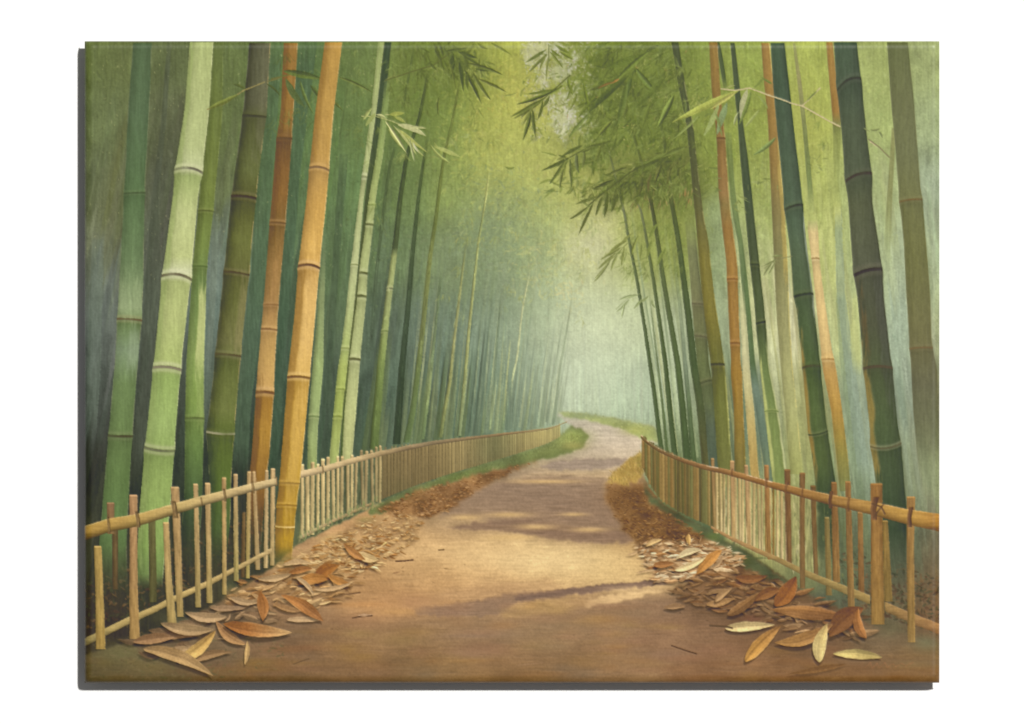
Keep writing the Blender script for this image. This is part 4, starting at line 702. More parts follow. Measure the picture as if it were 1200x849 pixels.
spray('faint leaf sprig low in the mist at centre right', [[(750,344),(735,350),(722,362)]],
      [(748,346,725,352,3,(140,156,104)),(738,350,722,366,3,(142,158,106)),(732,356,728,374,2.6,(144,160,108)),(752,350,742,362,3,(134,150,96)),(760,346,748,354,3,(132,148,92)),(764,350,770,362,2.6,(134,152,98))], (136,152,100), .8)
spray('pale sunlit leaf spray in front of the slender pale pair', [[(424,136),(440,136),(460,142),(478,150)],[(452,134),(470,134)]],
      [(466,146,499,159,7,(186,186,128)),(452,142,477,180,3.6,(186,186,120)),(455,150,472,174,3,(160,168,96)),(460,146,490,184,3.2,(176,180,110)),(466,150,500,178,4,(166,172,88)),(476,158,498,184,2.6,(170,176,100)),(456,134,474,132,5,(154,164,74)),(462,136,476,144,4,(150,160,78)),(426,140,436,126,4,(156,166,96)),(440,132,428,148,5,(146,160,90)),(452,138,440,134,3,(180,182,120)),(480,162,486,190,3,(150,160,110)),(510,172,540,184,5,(162,172,96)),(505,170,530,192,3,(150,162,90)),(480,148,500,150,3,(176,178,118)),(484,166,492,180,2.4,(190,190,150))], (168,172,106), 1.2)
spray('leaf sprig reaching from the tall pale stalk across the dark olive stalk', [[(243,128),(262,122),(285,106),(310,96)]],
      [(244,127,280,110,6,(112,124,58)),(288,104,272,98,3,(82,96,50)),(312,98,328,112,3,(76,92,48))], (146,134,78), 1.4)
spray('long drooping leaves between the rust and golden stalks', [[(318,92),(345,86),(380,94)]],
      [(332,83,378,92,9,(80,100,46)),(335,92,358,126,8,(80,102,58)),(352,95,368,134,4,(94,118,62)),(364,100,380,118,5,(78,98,52)),(376,108,402,130,4,(88,104,52)),(396,90,436,108,4,(92,108,52)),(330,90,312,96,3,(110,108,56))], (96,108,52), 1.2)
spray('thin pale leaves on the twig over the rust stalk of the right grove', [[(845,104),(862,106),(878,103),(892,108),(902,112),(915,116),(928,121),(940,124),(958,134),(972,142),(984,148)],[(940,124),(961,103)],[(1020,166),(1026,170)]],
      [(866,106,788,143,8.5,(158,168,76)),(862,108,832,128,5,(170,168,84)),(842,122,824,160,6.4,(148,166,98)),(852,120,840,158,8,(120,148,100)),(876,104,868,140,7,(172,172,126)),(880,106,866,146,5,(108,130,62)),(890,128,872,150,4,(146,160,90)),(888,112,900,128,3,(130,148,80)),(820,134,790,162,3,(134,152,82)),(905,98,892,90,3,(104,124,58)),(896,90,882,104,3,(112,132,62)),(910,160,882,182,5,(110,134,76)),(838,130,846,160,3,(112,134,70)),(862,100,850,104,2.6,(150,158,90)),(866,130,860,148,3,(150,160,110)),(958,106,944,120,2.4,(112,130,64))], (190,176,130), 1.7)
spray('fine leaf sprig beside the dark leaning stalk', [[(928,300),(910,304),(896,314)]], [(910,303,893,312,2.4,(116,126,76)),(906,306,894,324,2.6,(118,128,78)),(918,300,902,302,2.4,(122,132,80)),(908,306,900,322,2.4,(124,134,84))], (124,124,78), .9)
spray('small dark sprig low on the twig near the right edge', [[(1018,163),(1030,172),(1042,184)]], [(1020,152,1032,150,3,(124,136,84)),(1030,154,1034,162,2.4,(120,134,86)),(1012,150,1020,154,2,(130,142,90))], (130,124,84), 1.6)
for (x, y, n) in [(886,216,14),(864,236,10),(950,190,10),(826,214,8)]:
    for _ in range(n):
        a_ = rng.normal(.4, 1.2); l_ = rng.uniform(5, 13); xx, yy = rng.normal(x, 9), rng.normal(y, 6)
        leaf(xx, yy, xx + math.cos(a_) * l_, yy + math.sin(a_) * l_ * .8, rng.uniform(1, 2.4), [(110,124,62),(140,154,92),(96,112,60),(128,140,76)][rng.integers(0, 4)], alpha=.7)

# broken dry-brush glints along stalk edges and in the leaves
for _ in range(900):
    if rng.random() < .5: x, y = rng.uniform(99, 440), rng.uniform(48, 330)
    else: x, y = rng.uniform(640, 960), rng.uniform(48, 260)
    if idm[clampi((y - Y0) * S, 0, H - 1), clampi((x - X0) * S, 0, W - 1)] != 0: continue
    c = local(x, y) * .45 + np.array((186, 182, 120)) * .55
    leaf(x, y, x + rng.normal(0, .8), y + rng.uniform(1, 3.5), rng.uniform(.6, 1.2), c, alpha=.65)

# ------------------------------------------------------------------ the left fence
fence_l = part('bamboo_fence', 'low bamboo fence running along the left of the path')
TOP_L = [(90,627.5),(125,616),(162,609),(202,597),(235,587),(262,580),(295,571),(325,564),(351,556),(378,550),(415,539),(447,531),(480,524),(505,519),(540,514.5),(590,508.5),(620,505),(640,502.5),(652,499.5),(662,494)]
BOT_L = [(90,757),(120,742),(150,727),(180,714),(205,701),(242,684),(275,667),(315,646),(355,628),(390,610),(435,590),(480,571),(520,557),(560,545),(600,533),(640,520),(655,512),(664,505)]
ti = lambda tab, x: float(np.interp(x, [p[0] for p in tab], [p[1] for p in tab]))
# far run: a woven band that dissolves into the mist
pts = [(x, ti(TOP_L, x), ti(BOT_L, x)) for x in range(440, 664, 8)]
ribbon(pts, [(440,(128,112,74)),(480,(132,114,76)),(520,(146,128,84)),(545,(150,134,88)),(580,(126,122,78)),(610,(150,138,88)),(630,(170,156,100)),(663,(166,158,100))], 1.0, .92, pid=fence_l, axis=1, na=.02, jit=.4)
x = 446.0
while x < 662:
    w = (2.8 - 1.5 * (x - 446) / 216) * rng.uniform(.7, 1.2); yt, yb = ti(TOP_L, x), ti(BOT_L, x); up_ = max(1.0, 7 * (1 - (x - 446) / 70)) if rng.random() < .8 else 1
    c = local(min(x, 660), (yt + yb) / 2) * rng.uniform(.92, 1.16) + np.array((2, 1, 0))
    ribbon([(yt - up_, x - w / 2, x + w / 2), (yb, x - w / 2 + rng.normal(0, .4), x + w / 2)], [(yt, c * 1.05), (yb, c * .92)], .8, 1.05, alpha=.7, jit=.3, smooth=2)
    d_ = local(min(x, 660), (yt + yb) / 2) * .62
    ribbon([(yt + 2, x + w * .55, x + w * .55 + w * .35), (yb, x + w * .55, x + w * .55 + w * .35)], [(yt, d_)], 1, 1, alpha=.75 - .45 * (x - 446) / 216, jit=.5, smooth=2)
    w_ = w; x += w + rng.uniform(.8, 2.6) * (1 - .45 * (x - 446) / 216)
for (x, y, rx, ry, c, a_) in [(480,550,30,14,(112,100,64),.25),(470,570,20,10,(104,100,60),.3),(635,510,18,8,(180,164,100),.35),(575,525,14,10,(120,118,74),.3)]: blob(x, y, rx, ry, c, a_)

def picket(fence, pts, top, bot, name='picket', kl=.82, kr=.95, label=None, na=.06, caps=True):
    pid = part(name, label, fence)
    y0_, y1_ = pts[0][0], pts[-1][0]
    ribbon(pts, [(y0_, top), (y0_ + (y1_ - y0_) * .5, (np.array(top) + np.array(bot)) / 2), (y1_, bot)], kl, kr, pid=pid, jit=.35, na=na, smooth=3, rims=[(-1,tuple(np.array(top) * .62),.8,.6)])
    if caps:
        x0_, x1_ = pts[0][1], pts[0][2]
        ribbon([(y0_ - .5, x0_ + .6, x1_ - .6), (y0_ + 1.2, x0_ + .3, x1_ - .3)], [(y0_, np.minimum(np.array(top) * 1.22, 236))], 1, 1, pid=pid, alpha=.8, jit=.3, smooth=1)
    return pid
# the part behind the golden stalk: thin pale pickets, dark gaps
poly([(350,562),(380,552),(415,543),(447,534),(447,588),(415,602),(380,618),(350,636)], (104,106,66), .55, 1.2, 1.0, nz=NV, na=.12)
x = 352.5
while x < 446:
    w = rng.uniform(3.6, 5.0) * (1 - .25 * (x - 352) / 94); yt = ti(TOP_L, x + w / 2) - rng.uniform(7, 14) * (1 - .3 * (x - 352) / 94); yb = ti(BOT_L, x + w / 2) + rng.uniform(0, 6)
    if rng.random() < .28: yt = ti(TOP_L, x + w / 2)
    f = rng.uniform(.86, 1.06) * (1 if x < 418 else .86)
    t_, b_ = np.array((200, 174, 120)) * f, np.array((190, 172, 116)) * f
    dx = rng.normal(0, .8)
    picket(fence_l, [(yt, x, x + w), (yb, x + dx, x + w + dx)], t_, b_, kl=.74, kr=1.02)
    x += w + rng.uniform(.9, 2.6)
# short dim stakes seen beyond the fence on the left
bk = fence_l
for pts, c in [([(608,131,138.5),(690,132,138)],(112,92,60)), ([(608,174,182),(705,175,184)],(108,104,60)), ([(600,284,288),(676,282,287)],(120,96,60))]:
    picket(bk, pts, c, np.array(c) * .85, name='stake', caps=False)
for pts, t_, b_, nm in [
    ([(589,125,134),(625,126,134)],(138,104,74),(140,112,72),'picket'),
    ([(580,151.5,161),(640,152,161),(700,151.5,161.5),(748,152,164)],(182,138,96),(172,138,84),'picket'),
    ([(612,191,198),(680,193.5,201.5),(730,196.5,207)],(182,152,98),(178,154,96),'picket'),
    ([(570.5,200,210),(640,204,212.5),(722,207.5,215)],(180,146,98),(176,148,92),'post'),
    ([(567,226.5,232),(640,228,234),(711,229,235.5)],(184,152,104),(176,154,96),'picket'),
    ([(566,240,246.5),(640,241.5,247.5),(706,242,249)],(184,152,104),(172,152,94),'picket'),
    ([(559.5,260,265),(696,260.5,265.5)],(184,148,98),(176,150,92),'picket'),
    ([(555.5,273.5,278.5),(680,274,279.5)],(190,158,110),(170,154,92),'picket'),
    ([(552.5,289.5,294.5),(677,288,292.5)],(184,152,102),(168,150,86),'picket'),
    ([(552.5,295.5,299.5),(667,299.5,305)],(180,150,104),(176,150,100),'picket'),
    ([(551,310.5,314.5),(665,309,314)],(192,162,114),(182,158,108),'picket'),
    ([(549,317,322.5),(662,316.5,321.5)],(190,160,112),(176,152,100),'picket'),
    ([(640,110,119),(700,112,121.5),(760,112.5,123.5)],(170,142,80),(172,144,80),'picket')]:
    picket(fence_l, pts, t_, b_, nm)
def rail(fence, tab, x0, x1, h0, h1, cols, label=None, kl=1.12, kr=.62, name='rail', **k):
    pid = part(name, label, fence)
    pts = []
    for x in np.arange(x0, x1 + 1, 6.0):
        h = h0 + (h1 - h0) * (x - x0) / (x1 - x0); y = ti(tab, x); pts.append((x, y - h / 2, y + h / 2))
    ribbon(pts, cols, kl, kr, pid=pid, axis=1, jit=.35, na=.045, smooth=8, **k)
    return pid
rail(fence_l, BOT_L, 96, 318, 9.5, 5.5, [(96,(140,126,78)),(140,(178,154,96)),(200,(186,160,100)),(260,(190,162,104)),(318,(190,164,112))], kl=1.08, kr=.74, name='bottom_rail')
rail(fence_l, BOT_L, 352, 440, 4.5, 3, [(352,(196,170,124)),(440,(160,132,92))], kl=1.08, kr=.7, name='bottom_rail')
# pickets in front of the bottom rail again where the near ones stand before it
for pts, t_, b_, nm in [
    ([(690,151.8,161.5),(720,152,162.5),(748,152,164)],(176,140,86),(168,134,80),'picket'),
    ([(690,194,202),(730,196.5,207)],(180,154,96),(172,148,90),'picket'),
    ([(680,205.5,213.5),(722,207.5,215)],(178,150,94),(172,146,88),'post'),
    ([(660,228.3,234.3),(711,229,235.5)],(180,154,98),(170,148,90),'picket'),
    ([(660,241.8,247.8),(706,242,249)],(178,152,96),(168,146,88),'picket'),
    ([(650,260.3,265.4),(696,260.5,265.5)],(180,150,94),(170,146,88),'picket'),
    ([(640,274,279.3),(680,274,279.5)],(178,156,98),(166,150,88),'picket'),
    ([(720,112,122),(760,112.5,123.5)],(172,144,80),(160,132,70),'picket')]:
    ribbon(pts, [(pts[0][0], t_), (pts[-1][0], b_)], .82, .95, pid=None, jit=.35, na=.06, smooth=3, rims=[(-1,tuple(np.array(t_) * .62),.8,.6)])
rail(fence_l, TOP_L, 352, 664, 8.4, 1.2, [(352,(212,186,138)),(415,(200,174,126)),(447,(170,146,104)),(480,(150,128,94)),(505,(142,124,92)),(560,(140,118,84)),(600,(148,124,86)),(664,(160,142,98))], kl=1.06, kr=.66, name='top_rail')
tr = rail(fence_l, TOP_L, 90, 327, 17.5, 8.6, [(90,(164,130,62)),(130,(176,142,76)),(170,(182,152,88)),(210,(190,164,104)),(260,(198,172,118)),(327,(204,180,130))], kl=1.1, kr=.5, name='top_rail', rims=[(-1,(214,196,140),1.4,.4)])
bnd = lambda fence: part('binding', None, fence)
for (x, y, h, w, fence) in [(127,615.5,18,3,fence_l),(161,608.5,17,4.4,fence_l),(204,597,18,6,fence_l),(236,587.5,9,2,fence_l),(263,580,13,3,fence_l),(296,571,12,3,fence_l),(324,563.5,10,2.4,fence_l),(378,550,9,2,fence_l)]:
    ribbon([(y - h * .55, x - w * .7, x + w * .3), (y, x - w * .3, x + w * .7), (y + h * .55, x - w * .2, x + w * .8)], [(y,(104,84,54))], 1.25, .8, pid=bnd(fence), alpha=.9 if w > 3.5 else .65, jit=.5, na=.12, smooth=2)
    ribbon([(y - h * .4, x - w * .1, x + w * .15), (y + h * .4, x + w * .1, x + w * .35)], [(y,(160,130,84))], 1, 1, alpha=.6, jit=.4, smooth=2)

for _ in range(150):
    x = rng.uniform(346, 446); y = ti(BOT_L, x) + rng.uniform(-2, 8)
    leaf(x, y, x + rng.normal(0, 2), y - rng.uniform(3, 9), rng.uniform(.8, 1.8), [(132,144,82),(112,130,72),(156,158,100),(146,138,86)][rng.integers(0, 4)], alpha=.55)
# the golden stalk stands in front of the left fence
big([(49,380.5,401),(130,369.5,391),(197,362.5,385.5),(230,359.5,383),(311,349.5,374.5),(370,345,369.5),(430,338,364),(530,330,355),(566,327.5,351),(593,324,347),(630,322.5,344),(658,322,342)], [(49,(182,140,68)),(130,(184,144,74)),(180,(188,146,76)),(196,(194,152,84)),(240,(204,156,80)),(290,(216,168,88)),(312,(208,158,80)),(330,(216,170,96)),(400,(220,176,100)),(436,(218,174,92)),(446,(204,156,66)),(500,(204,160,72)),(566,(194,152,60)),(593,(186,142,46)),(610,(176,136,42)),(630,(190,146,42)),(644,(160,128,44)),(658,(120,106,54))], .74, 1.0, 'golden yellow stalk standing in front of the left fence', nodes=[(198,1.6,2.6,2.2,(118,92,66),(214,170,104)),(313,1.2,3.0,2.8,(98,70,52),(226,186,130)),(442.5,.6,1.4,2.6,(112,80,44),(236,200,130)),(566,.4,.2,1.8,(150,118,56),(206,164,80)),(592,.4,.4,1.6,(150,112,40),(214,172,84)),(617,.4,-.8,1.8,(220,190,120),(150,110,36))], patches=[(320,440,-.15,.85,(222,180,108),.5,60),(440,600,-.2,.75,(210,168,88),.4,60),(318,605,-1.2,-.32,(148,108,46),.62,40),(49,180,-1.2,-.4,(150,112,50),.4,60)], fade=[(49,1),(640,1),(658,.2)], rims=[(1,(232,206,150),1.0,.5)])

# ------------------------------------------------------------------ the right fence
fence_r = part('bamboo_fence', 'low bamboo fence running along the right of the path')
TOP_R = [(751,511.5),(760,520),(775,529),(800,539.5),(825,547.5),(850,552.5),(875,559.5),(900,567),(925,573.5),(952,580.5),(972,585.5),(992,589.5),(1022,595.5),(1065,606),(1110,614)]
BOT_R = [(752,547),(760,569),(775,588),(800,603),(830,616),(855,630),(880,642),(912,656),(942,671),(970,683),(1005,697),(1022,704),(1040,712),(1070,725),(1110,741)]
pts = [(x, ti(TOP_R, x), ti(BOT_R, x) - 1) for x in range(752, 850, 5)]
ribbon(pts, [(752,(112,96,52)),(770,(132,108,60)),(800,(124,108,60)),(830,(126,114,64)),(850,(140,124,72))], 1.0, .92, pid=fence_r, axis=1, na=.02, jit=.4)
poly([(846,556),(880,564),(925,577),(958,584),(958,676),(925,660),(880,640),(846,622)], (172,164,100), .6, 2, 1, nz=NV, na=.12)
for _ in range(160):
    x = rng.uniform(850, 1000); yt, yb = ti(TOP_R, x), ti(BOT_R, x); y = rng.uniform(yt + 8, yb - 4)
    c = [(170,170,96),(196,186,120),(110,120,66),(92,104,64),(206,190,140)][rng.integers(0, 5) if x < 945 else rng.integers(2, 4)]
    leaf(x, y, x + rng.normal(0, 1), y + rng.uniform(4, 18), rng.uniform(1.2, 3), c, alpha=.45)
x = 752.5
while x < 838:
    w = rng.uniform(1.6, 3.2) * (.8 + (x - 752) / 170); yt, yb = ti(TOP_R, x), ti(BOT_R, x)
    c = np.array([(128,104,58),(146,116,66),(104,100,52),(116,114,62),(96,86,48),(156,128,74)][rng.integers(0, 6)]) * rng.uniform(.92, 1.08)
    ribbon([(yt - rng.uniform(0, 4), x, x + w), (yb, x + rng.normal(.5, .6), x + w + .5)], [(yt, c), (yb, c * .96)], .8, 1.06, alpha=.85, jit=.3, smooth=2)
    x += w + rng.uniform(.2, 1.6)
x = 838.0
while x < 925:
    w = rng.uniform(2.2, 3.8); yt, yb = ti(TOP_R, x) + 2, ti(BOT_R, x) + rng.uniform(-2, 5)
    lit_ = rng.random() < .6
    t_, b_ = ((180,156,100), (204,182,130)) if lit_ else ((138,112,56), (150,118,64))
    f = rng.uniform(.9, 1.06); dx = rng.normal(.6, .7)
    picket(fence_r, [(yt, x, x + w), (yb, x + dx, x + w + dx)], np.array(t_) * f, np.array(b_) * f, kl=.72 if lit_ else .9, kr=1.06, caps=False)
    x += w + rng.uniform(.6, 2.4)
RP = [
    ([(537,833,837),(624,836,840)],(150,118,74),(160,134,84)),
    ([(540,855.5,860.5),(634,857.5,862)],(176,138,92),(186,156,100)),
    ([(545,872,876.5),(642,876,880.5)],(170,134,92),(176,146,94)),
    ([(545,895.5,901),(600,897,902),(655,899.5,904)],(156,108,62),(150,112,62)),
    ([(550,919,926),(600,920.5,927),(664,922,928)],(120,86,52),(124,92,56)),
    ([(554,937,943.5),(620,937,943),(689,937.5,943.5)],(124,92,56),(124,98,60)),
    ([(569,949.5,956),(620,951.5,957),(676,954,959)],(116,88,52),(124,98,60)),
    ([(606,966,972),(697,968,975)],(128,112,64),(134,112,64)),
    ([(565,974,980.5),(620,975,983),(682,976,984.5)],(140,98,54),(138,106,60)),
    ([(564,990.5,997),(620,991.5,998.5),(710,993.5,1001.5)],(146,104,58),(140,110,64)),
    ([(600,1005,1011),(694,1006,1013)],(146,108,60),(134,96,56)),
    ([(610,1034,1040.5),(704,1036,1046)],(140,112,58),(134,110,60)),
    ([(582,1062.5,1072.5),(640,1062.5,1071),(690,1063,1071.5),(752,1064,1072.5)],(158,118,66),(148,118,66)),
]
for k, (pts, t_, b_) in enumerate(RP): picket(fence_r, pts, t_, b_, kl=.86, kr=1.0)
rail(fence_r, BOT_R, 833, 1021, 3.5, 11, [(833,(176,136,88)),(880,(166,130,82)),(920,(150,126,76)),(960,(152,130,78)),(1021,(158,132,78))], kl=1.08, kr=.76, name='bottom_rail')
rail(fence_r, BOT_R, 1037, 1106, 11, 13, [(1037,(156,126,76)),(1065,(156,120,74)),(1106,(158,112,70))], kl=1.06, kr=.78, name='bottom_rail')
for k in (5, 9, 12):
    pts, t_, b_ = RP[k]; q = [p for p in pts if p[0] > 600]
    if len(q) < 2: q = [(640, pts[0][1] + .3, pts[0][2]), q[-1]]
    ribbon(q, [(q[0][0], np.array(t_) * .4 + np.array(b_) * .6), (q[-1][0], b_)], .86, 1.0, jit=.35, na=.06, smooth=3, rims=[(-1,tuple(np.array(b_) * .66),.8,.6)])
post = picket(fence_r, [(566.5,1020,1034),(600,1020.5,1034),(660,1020.5,1035),(731,1021,1036.5)], (150,104,54), (154,120,64), 'post', kl=.9, kr=.84)
rail(fence_r, TOP_R, 751, 910, 4.2, 8.0, [(751,(120,98,62)),(780,(132,100,64)),(830,(140,104,66)),(870,(150,106,60)),(910,(154,106,58))], kl=1.25, kr=.66, name='top_rail', rims=[(-1,(226,204,170),1.5,.75)])
rail(fence_r, TOP_R, 905, 1108, 8.4, 21, [(905,(156,108,58)),(950,(156,112,60)),(1000,(164,122,64)),(1050,(178,134,66)),(1070,(184,138,66)),(1108,(168,112,50))], kl=1.1, kr=.6, name='top_rail', rims=[(-1,(214,170,110),1.3,.5)])
for (x, y, h, w) in [(857.5,554,8,2),(897.5,566,10,3),(921,572,11,3.4),(940,577,8,2),(973,586,17,4),(994,591,14,3),(1024,596,23,7),(1066,606,20,5)]:
    ribbon([(y - h * .6, x - w * .2, x + w * .9), (y, x - w * .6, x + w * .4), (y + h * .55, x - w * .4, x + w * .6)], [(y,(104,72,46))], 1.2, .8, pid=bnd(fence_r), alpha=.9 if w > 3.5 else .6, jit=.5, na=.12, smooth=2)
twig([(1022,590),(1033,594),(1037,602)], 2.2, (96,70,50), alpha=.8); twig([(1036,590),(1028,600),(1024,606)], 2.2, (92,68,50), alpha=.7)
# dark tops where stakes crowd the bend
for _ in range(26):
    x = rng.uniform(751, 800); y = ti(TOP_R, x); leaf(x, y, x + rng.normal(0, .6), y - rng.uniform(3, 8) * (1.1 - (x - 751) / 90), 2, (108,96,60), alpha=.7)

# ------------------------------------------------------------------ large fallen leaves
def fallen(label, *a, **k):
    pid = part('fallen_leaf', label)
    a = list(a); k.setdefault('edge', tuple(np.array(a[5]) * .55 + np.array((216, 186, 142)) * .45)); k['bend'] = k.get('bend', 0) * 1.35 + rng.normal(0, .6)
    leaf(*a, pid=pid, shadow=k.pop('shadow', .6), vein=k.pop('vein', .16) * .6, side=k.pop('side', .12) * rng.uniform(.7, 1.5), pw=rng.uniform(.7, 1.15), asym=rng.normal(0, .16), **k)
# left of the path, back to front
fallen('dark orange crumpled leaf standing up in the left litter', 370,682,398,662, 19, (150,88,42), tip=(160,100,48), bend=-3)
fallen('broad orange leaf in the left litter, left of the crumpled leaf', 350,682,386,678, 15, (178,116,60), tip=(168,104,52), bend=-3)
fallen('small orange leaf right of the crumpled leaf', 384,673,412,685, 10, (178,116,60), bend=2)
fallen('pale leaf lying at the front of the sunlit left litter', 416,646,444,656, 12, (206,176,124), bend=2, edge=(226,204,160))
fallen('orange brown leaf under the pale leaf', 402,636,428,656, 10, (172,114,66))
fallen('thin pale leaf at the foot of the golden stalk', 330,663,364,660, 7, (196,164,120), bend=-1)
fallen('orange leaf under the thin pale leaf', 338,672,366,666, 9, (164,104,58))
fallen('pale leaf nearest the foot of the left fence', 300,678,342,672, 8, (178,148,108), bend=2)
fallen('curved pale leaf in front of the broad orange leaf', 346,676,368,698, 6, (186,154,112), bend=-3)
fallen('long pale leaf beside the curved pale leaf', 366,690,414,682, 6, (184,150,108), bend=3)
fallen('narrow leaf under the left fence', 270,700,304,705, 8, (166,136,98), bend=2)
fallen('upright brown orange leaf left of the path', 308,728,305,693, 15, (176,108,56), tip=(164,98,50), bend=3, edge=(204,156,110))
fallen('pale thin leaf beneath the long orange brown leaf', 336,726,376,727, 7, (184,150,108), bend=-1)
fallen('long orange brown leaf pointing down to the path', 329,697,379,728, 15, (170,104,54), tip=(160,100,56), bend=-3, edge=(196,146,96))
fallen('thin brown blade beside the upright leaf', 318,706,352,716, 7, (160,118,76), bend=1)
fallen('pale tan leaf lying flat under the left fence', 216,717,267,722, 13, (164,134,96), bend=3, edge=(186,156,116))
fallen('pale thin leaf right of the flat tan leaf', 246,712,288,712, 7, (152,122,90), bend=1)
fallen('dull brown leaf left of the yellow leaf', 182,748,236,744, 12, (130,96,64), bend=-2)
fallen('light brown leaf against the left pickets', 156,752,206,746, 14, (150,112,76), bend=-1, edge=(180,144,104))
fallen('broad tan leaf behind the yellow leaf', 188,730,252,737, 15, (154,126,88), bend=4, edge=(176,146,106))
fallen('dull leaf lying behind the tan pointed leaf', 224,775,272,764, 11, (140,108,72), bend=-2)
fallen('brown leaf folded beside the yellow leaf', 253,727,288,755, 13, (158,112,70), tip=(172,128,82), bend=4)
fallen('small hanging tip of the folded leaf', 290,751,287,779, 6, (184,148,94), bend=-1)
fallen('long orange leaf with a pale tip at the lower left', 262,731,342,741, 18, (166,96,46), tip=(204,160,104), bend=3, vein=.2, edge=(206,166,112))
fallen('golden yellow leaf at the lower left', 208,774,253,738, 16, (190,152,86), tip=(164,124,66), bend=2, edge=(210,176,110), vein=.3)
fallen('tan pointed leaf nearest the lower left corner', 168,760,250,792, 17, (164,130,84), tip=(184,148,96), bend=-4, edge=(196,160,110))
# right of the path
fallen('orange leaf lying over the bright right litter', 816,673,846,644, 14, (196,128,66), bend=-2, edge=(214,160,100))
fallen('white dry leaf on the bright right litter', 792,655,822,644, 9, (216,196,150), bend=-2)
fallen('long pale leaf on the bright right litter', 790,668,828,652, 9, (212,188,138), bend=1)
fallen('small upright pale leaf at the top of the bright right litter', 808,638,807,625, 6, (206,160,96))
fallen('rusty leaf left of the orange leaf', 766,662,790,660, 8, (172,112,66))
fallen('pale curled leaf at the left end of the bright right litter', 757,640,776,632, 6, (206,170,116), bend=-2)
fallen('thin pale leaf pointing at the path', 778,712,804,710, 7, (152,116,80))
fallen('tan leaf in the shaded right litter', 828,708,862,700, 10, (152,112,70), bend=1)
fallen('small pale leaf in the shaded right litter', 838,705,858,689, 8, (160,124,84), bend=-1)
fallen('brown leaf with a pale edge on the shaded litter', 853,721,890,694, 13, (134,94,56), bend=2, edge=(190,166,134), side=-.1)
fallen('reddish leaf behind the upright brown leaf', 862,676,900,674, 11, (124,78,46), bend=2)
fallen('tall orange brown leaf standing in the right litter', 908,710,933,675, 22, (152,88,42), tip=(140,78,38), bend=3, vein=.22)
fallen('brown leaf leaning on the tall orange brown leaf', 884,704,914,690, 14, (130,82,46), bend=-2)
fallen('long brown leaf across the right litter', 904,714,990,722, 18, (156,104,58), tip=(138,88,50), bend=-2, edge=(180,134,86), side=-.1)
fallen('dark brown leaf crumpled by the right post', 972,746,1012,712, 26, (118,74,42), tip=(128,78,44), bend=-4)
fallen('orange leaf standing by the right post', 1015,748,1006,712, 13, (166,102,54), bend=-3, edge=(190,140,92))
fallen('long tan leaf at the lower right', 908,753,976,731, 17, (172,120,64), tip=(150,104,62), bend=5, edge=(206,164,110))
fallen('pale cream leaf with a dark stalk at the lower right', 850,736,908,732, 13, (200,174,118), tip=(208,182,124), bend=-1, edge=(220,196,144))
fallen('golden orange leaf at the lower right', 873,775,915,733, 17, (186,128,60), tip=(166,112,60), bend=-2, edge=(208,160,96), vein=.35)
fallen('pale leaf standing on its tip at the lower right', 960,776,970,730, 18, (196,174,112), tip=(184,156,96), bend=-2, edge=(214,196,142), vein=.12)
fallen('pale green leaf nearest the lower right corner', 976,766,1034,770, 13, (184,164,98), tip=(150,130,76), bend=-2, vein=.12)
fallen('dark leaf under the pale leaf at the lower right', 922,790,992,778, 7, (118,82,46), bend=1, shadow=.3)
twig([(832,733),(850,734),(858,736)], 2.2, (84,64,44))
for lab, p in [('dark twig lying on the path at the lower right', [(787,756.5),(800,761),(816,766)]), ('curled dark leaf lying on the path at the lower left', [(413,724),(424,722),(436,721)]), ('thin dark twig on the sunlit path', [(464,657.5),(475,657),(484,656)])]:
    pid = part('twig', lab); twig(p, 1.8, (82,58,40), pid)
leaf(418,721,437,720, 3, (178,140,104)); twig([(399,696),(410,696),(422,694)], 1.6, (104,76,52)); twig([(412,666),(425,667),(430,666)], 1.6, (96,72,50)); twig([(514,644.5),(520,644)], 1.6, (100,76,50)); twig([(344,778),(352,775),(362,772)], 1.2, (92,70,48))
leaf(520,666,530,667, 1.6, (150,118,78)); leaf(459,672,469,670, 1.6, (150,112,78)); leaf(602,780,640,776, 1.6, (140,108,76))
# faint scrawl in the lower right corner
sc_ = [(1014,782),(1020,776),(1022,783),(1028,777),(1031,783),(1037,776),(1040,782),(1046,777),(1050,781),(1056,777),(1062,780),(1070,776)]
twig(sc_, 1.0, (150,96,60), alpha=.45)
# darker brown along the bottom edge and in the lower left corner
for (x, y, rx, ry, c) in [(110,785,30,14,(84,74,44)),(330,800,140,5,(100,74,42)),(700,801,300,4,(112,80,44)),(1000,801,120,5,(100,70,36))]: blob(x, y, rx, ry, c, .45)

# brush hair over everything: upright above, level on the ground
gm = np.zeros((H, W), np.float32); sl0, mk0 = poly_mask(G_POLY, 4); gm[sl0] = mk0
img *= (1 + .013 * (NV * (1 - gm) + NH * gm) + .03 * NI + .012 * NE)[..., None]
lum_ = (img * (.30, .59, .11)).sum(2, keepdims=True)
bgm_ = blur((idm == 0).astype(np.float32), 2, 2)
warm_ = np.clip((img[..., 0] - img[..., 1]) / 24 + .2, 0, 1)
sat_ = np.maximum(.78 + .1 * gm, .78 + .14 * warm_)
sat_ = np.maximum(sat_, .76 + .06 * np.clip((img[..., 1] - img[..., 2] - 18) / 30, 0, 1))[..., None]
img[:] = lum_ + (img - lum_) * (sat_ - .05 * bgm_[..., None] * np.clip((560 - (np.arange(W) / S + X0)) / 120, 0, 1).astype(np.float32)[None, :, None]) + (1.5, .5, -1.0)
gr_ = np.clip(img[..., 1] - img[..., 0], 0, 60)
img[..., 0] += .2 * gr_
img[..., 2] -= .5 * np.clip(img[..., 2] - img[..., 0] + 3, 0, 40)
hi_ = np.clip((400 - (np.arange(H) / S + Y0)) / 170, 0, 1)[:, None].astype(np.float32)
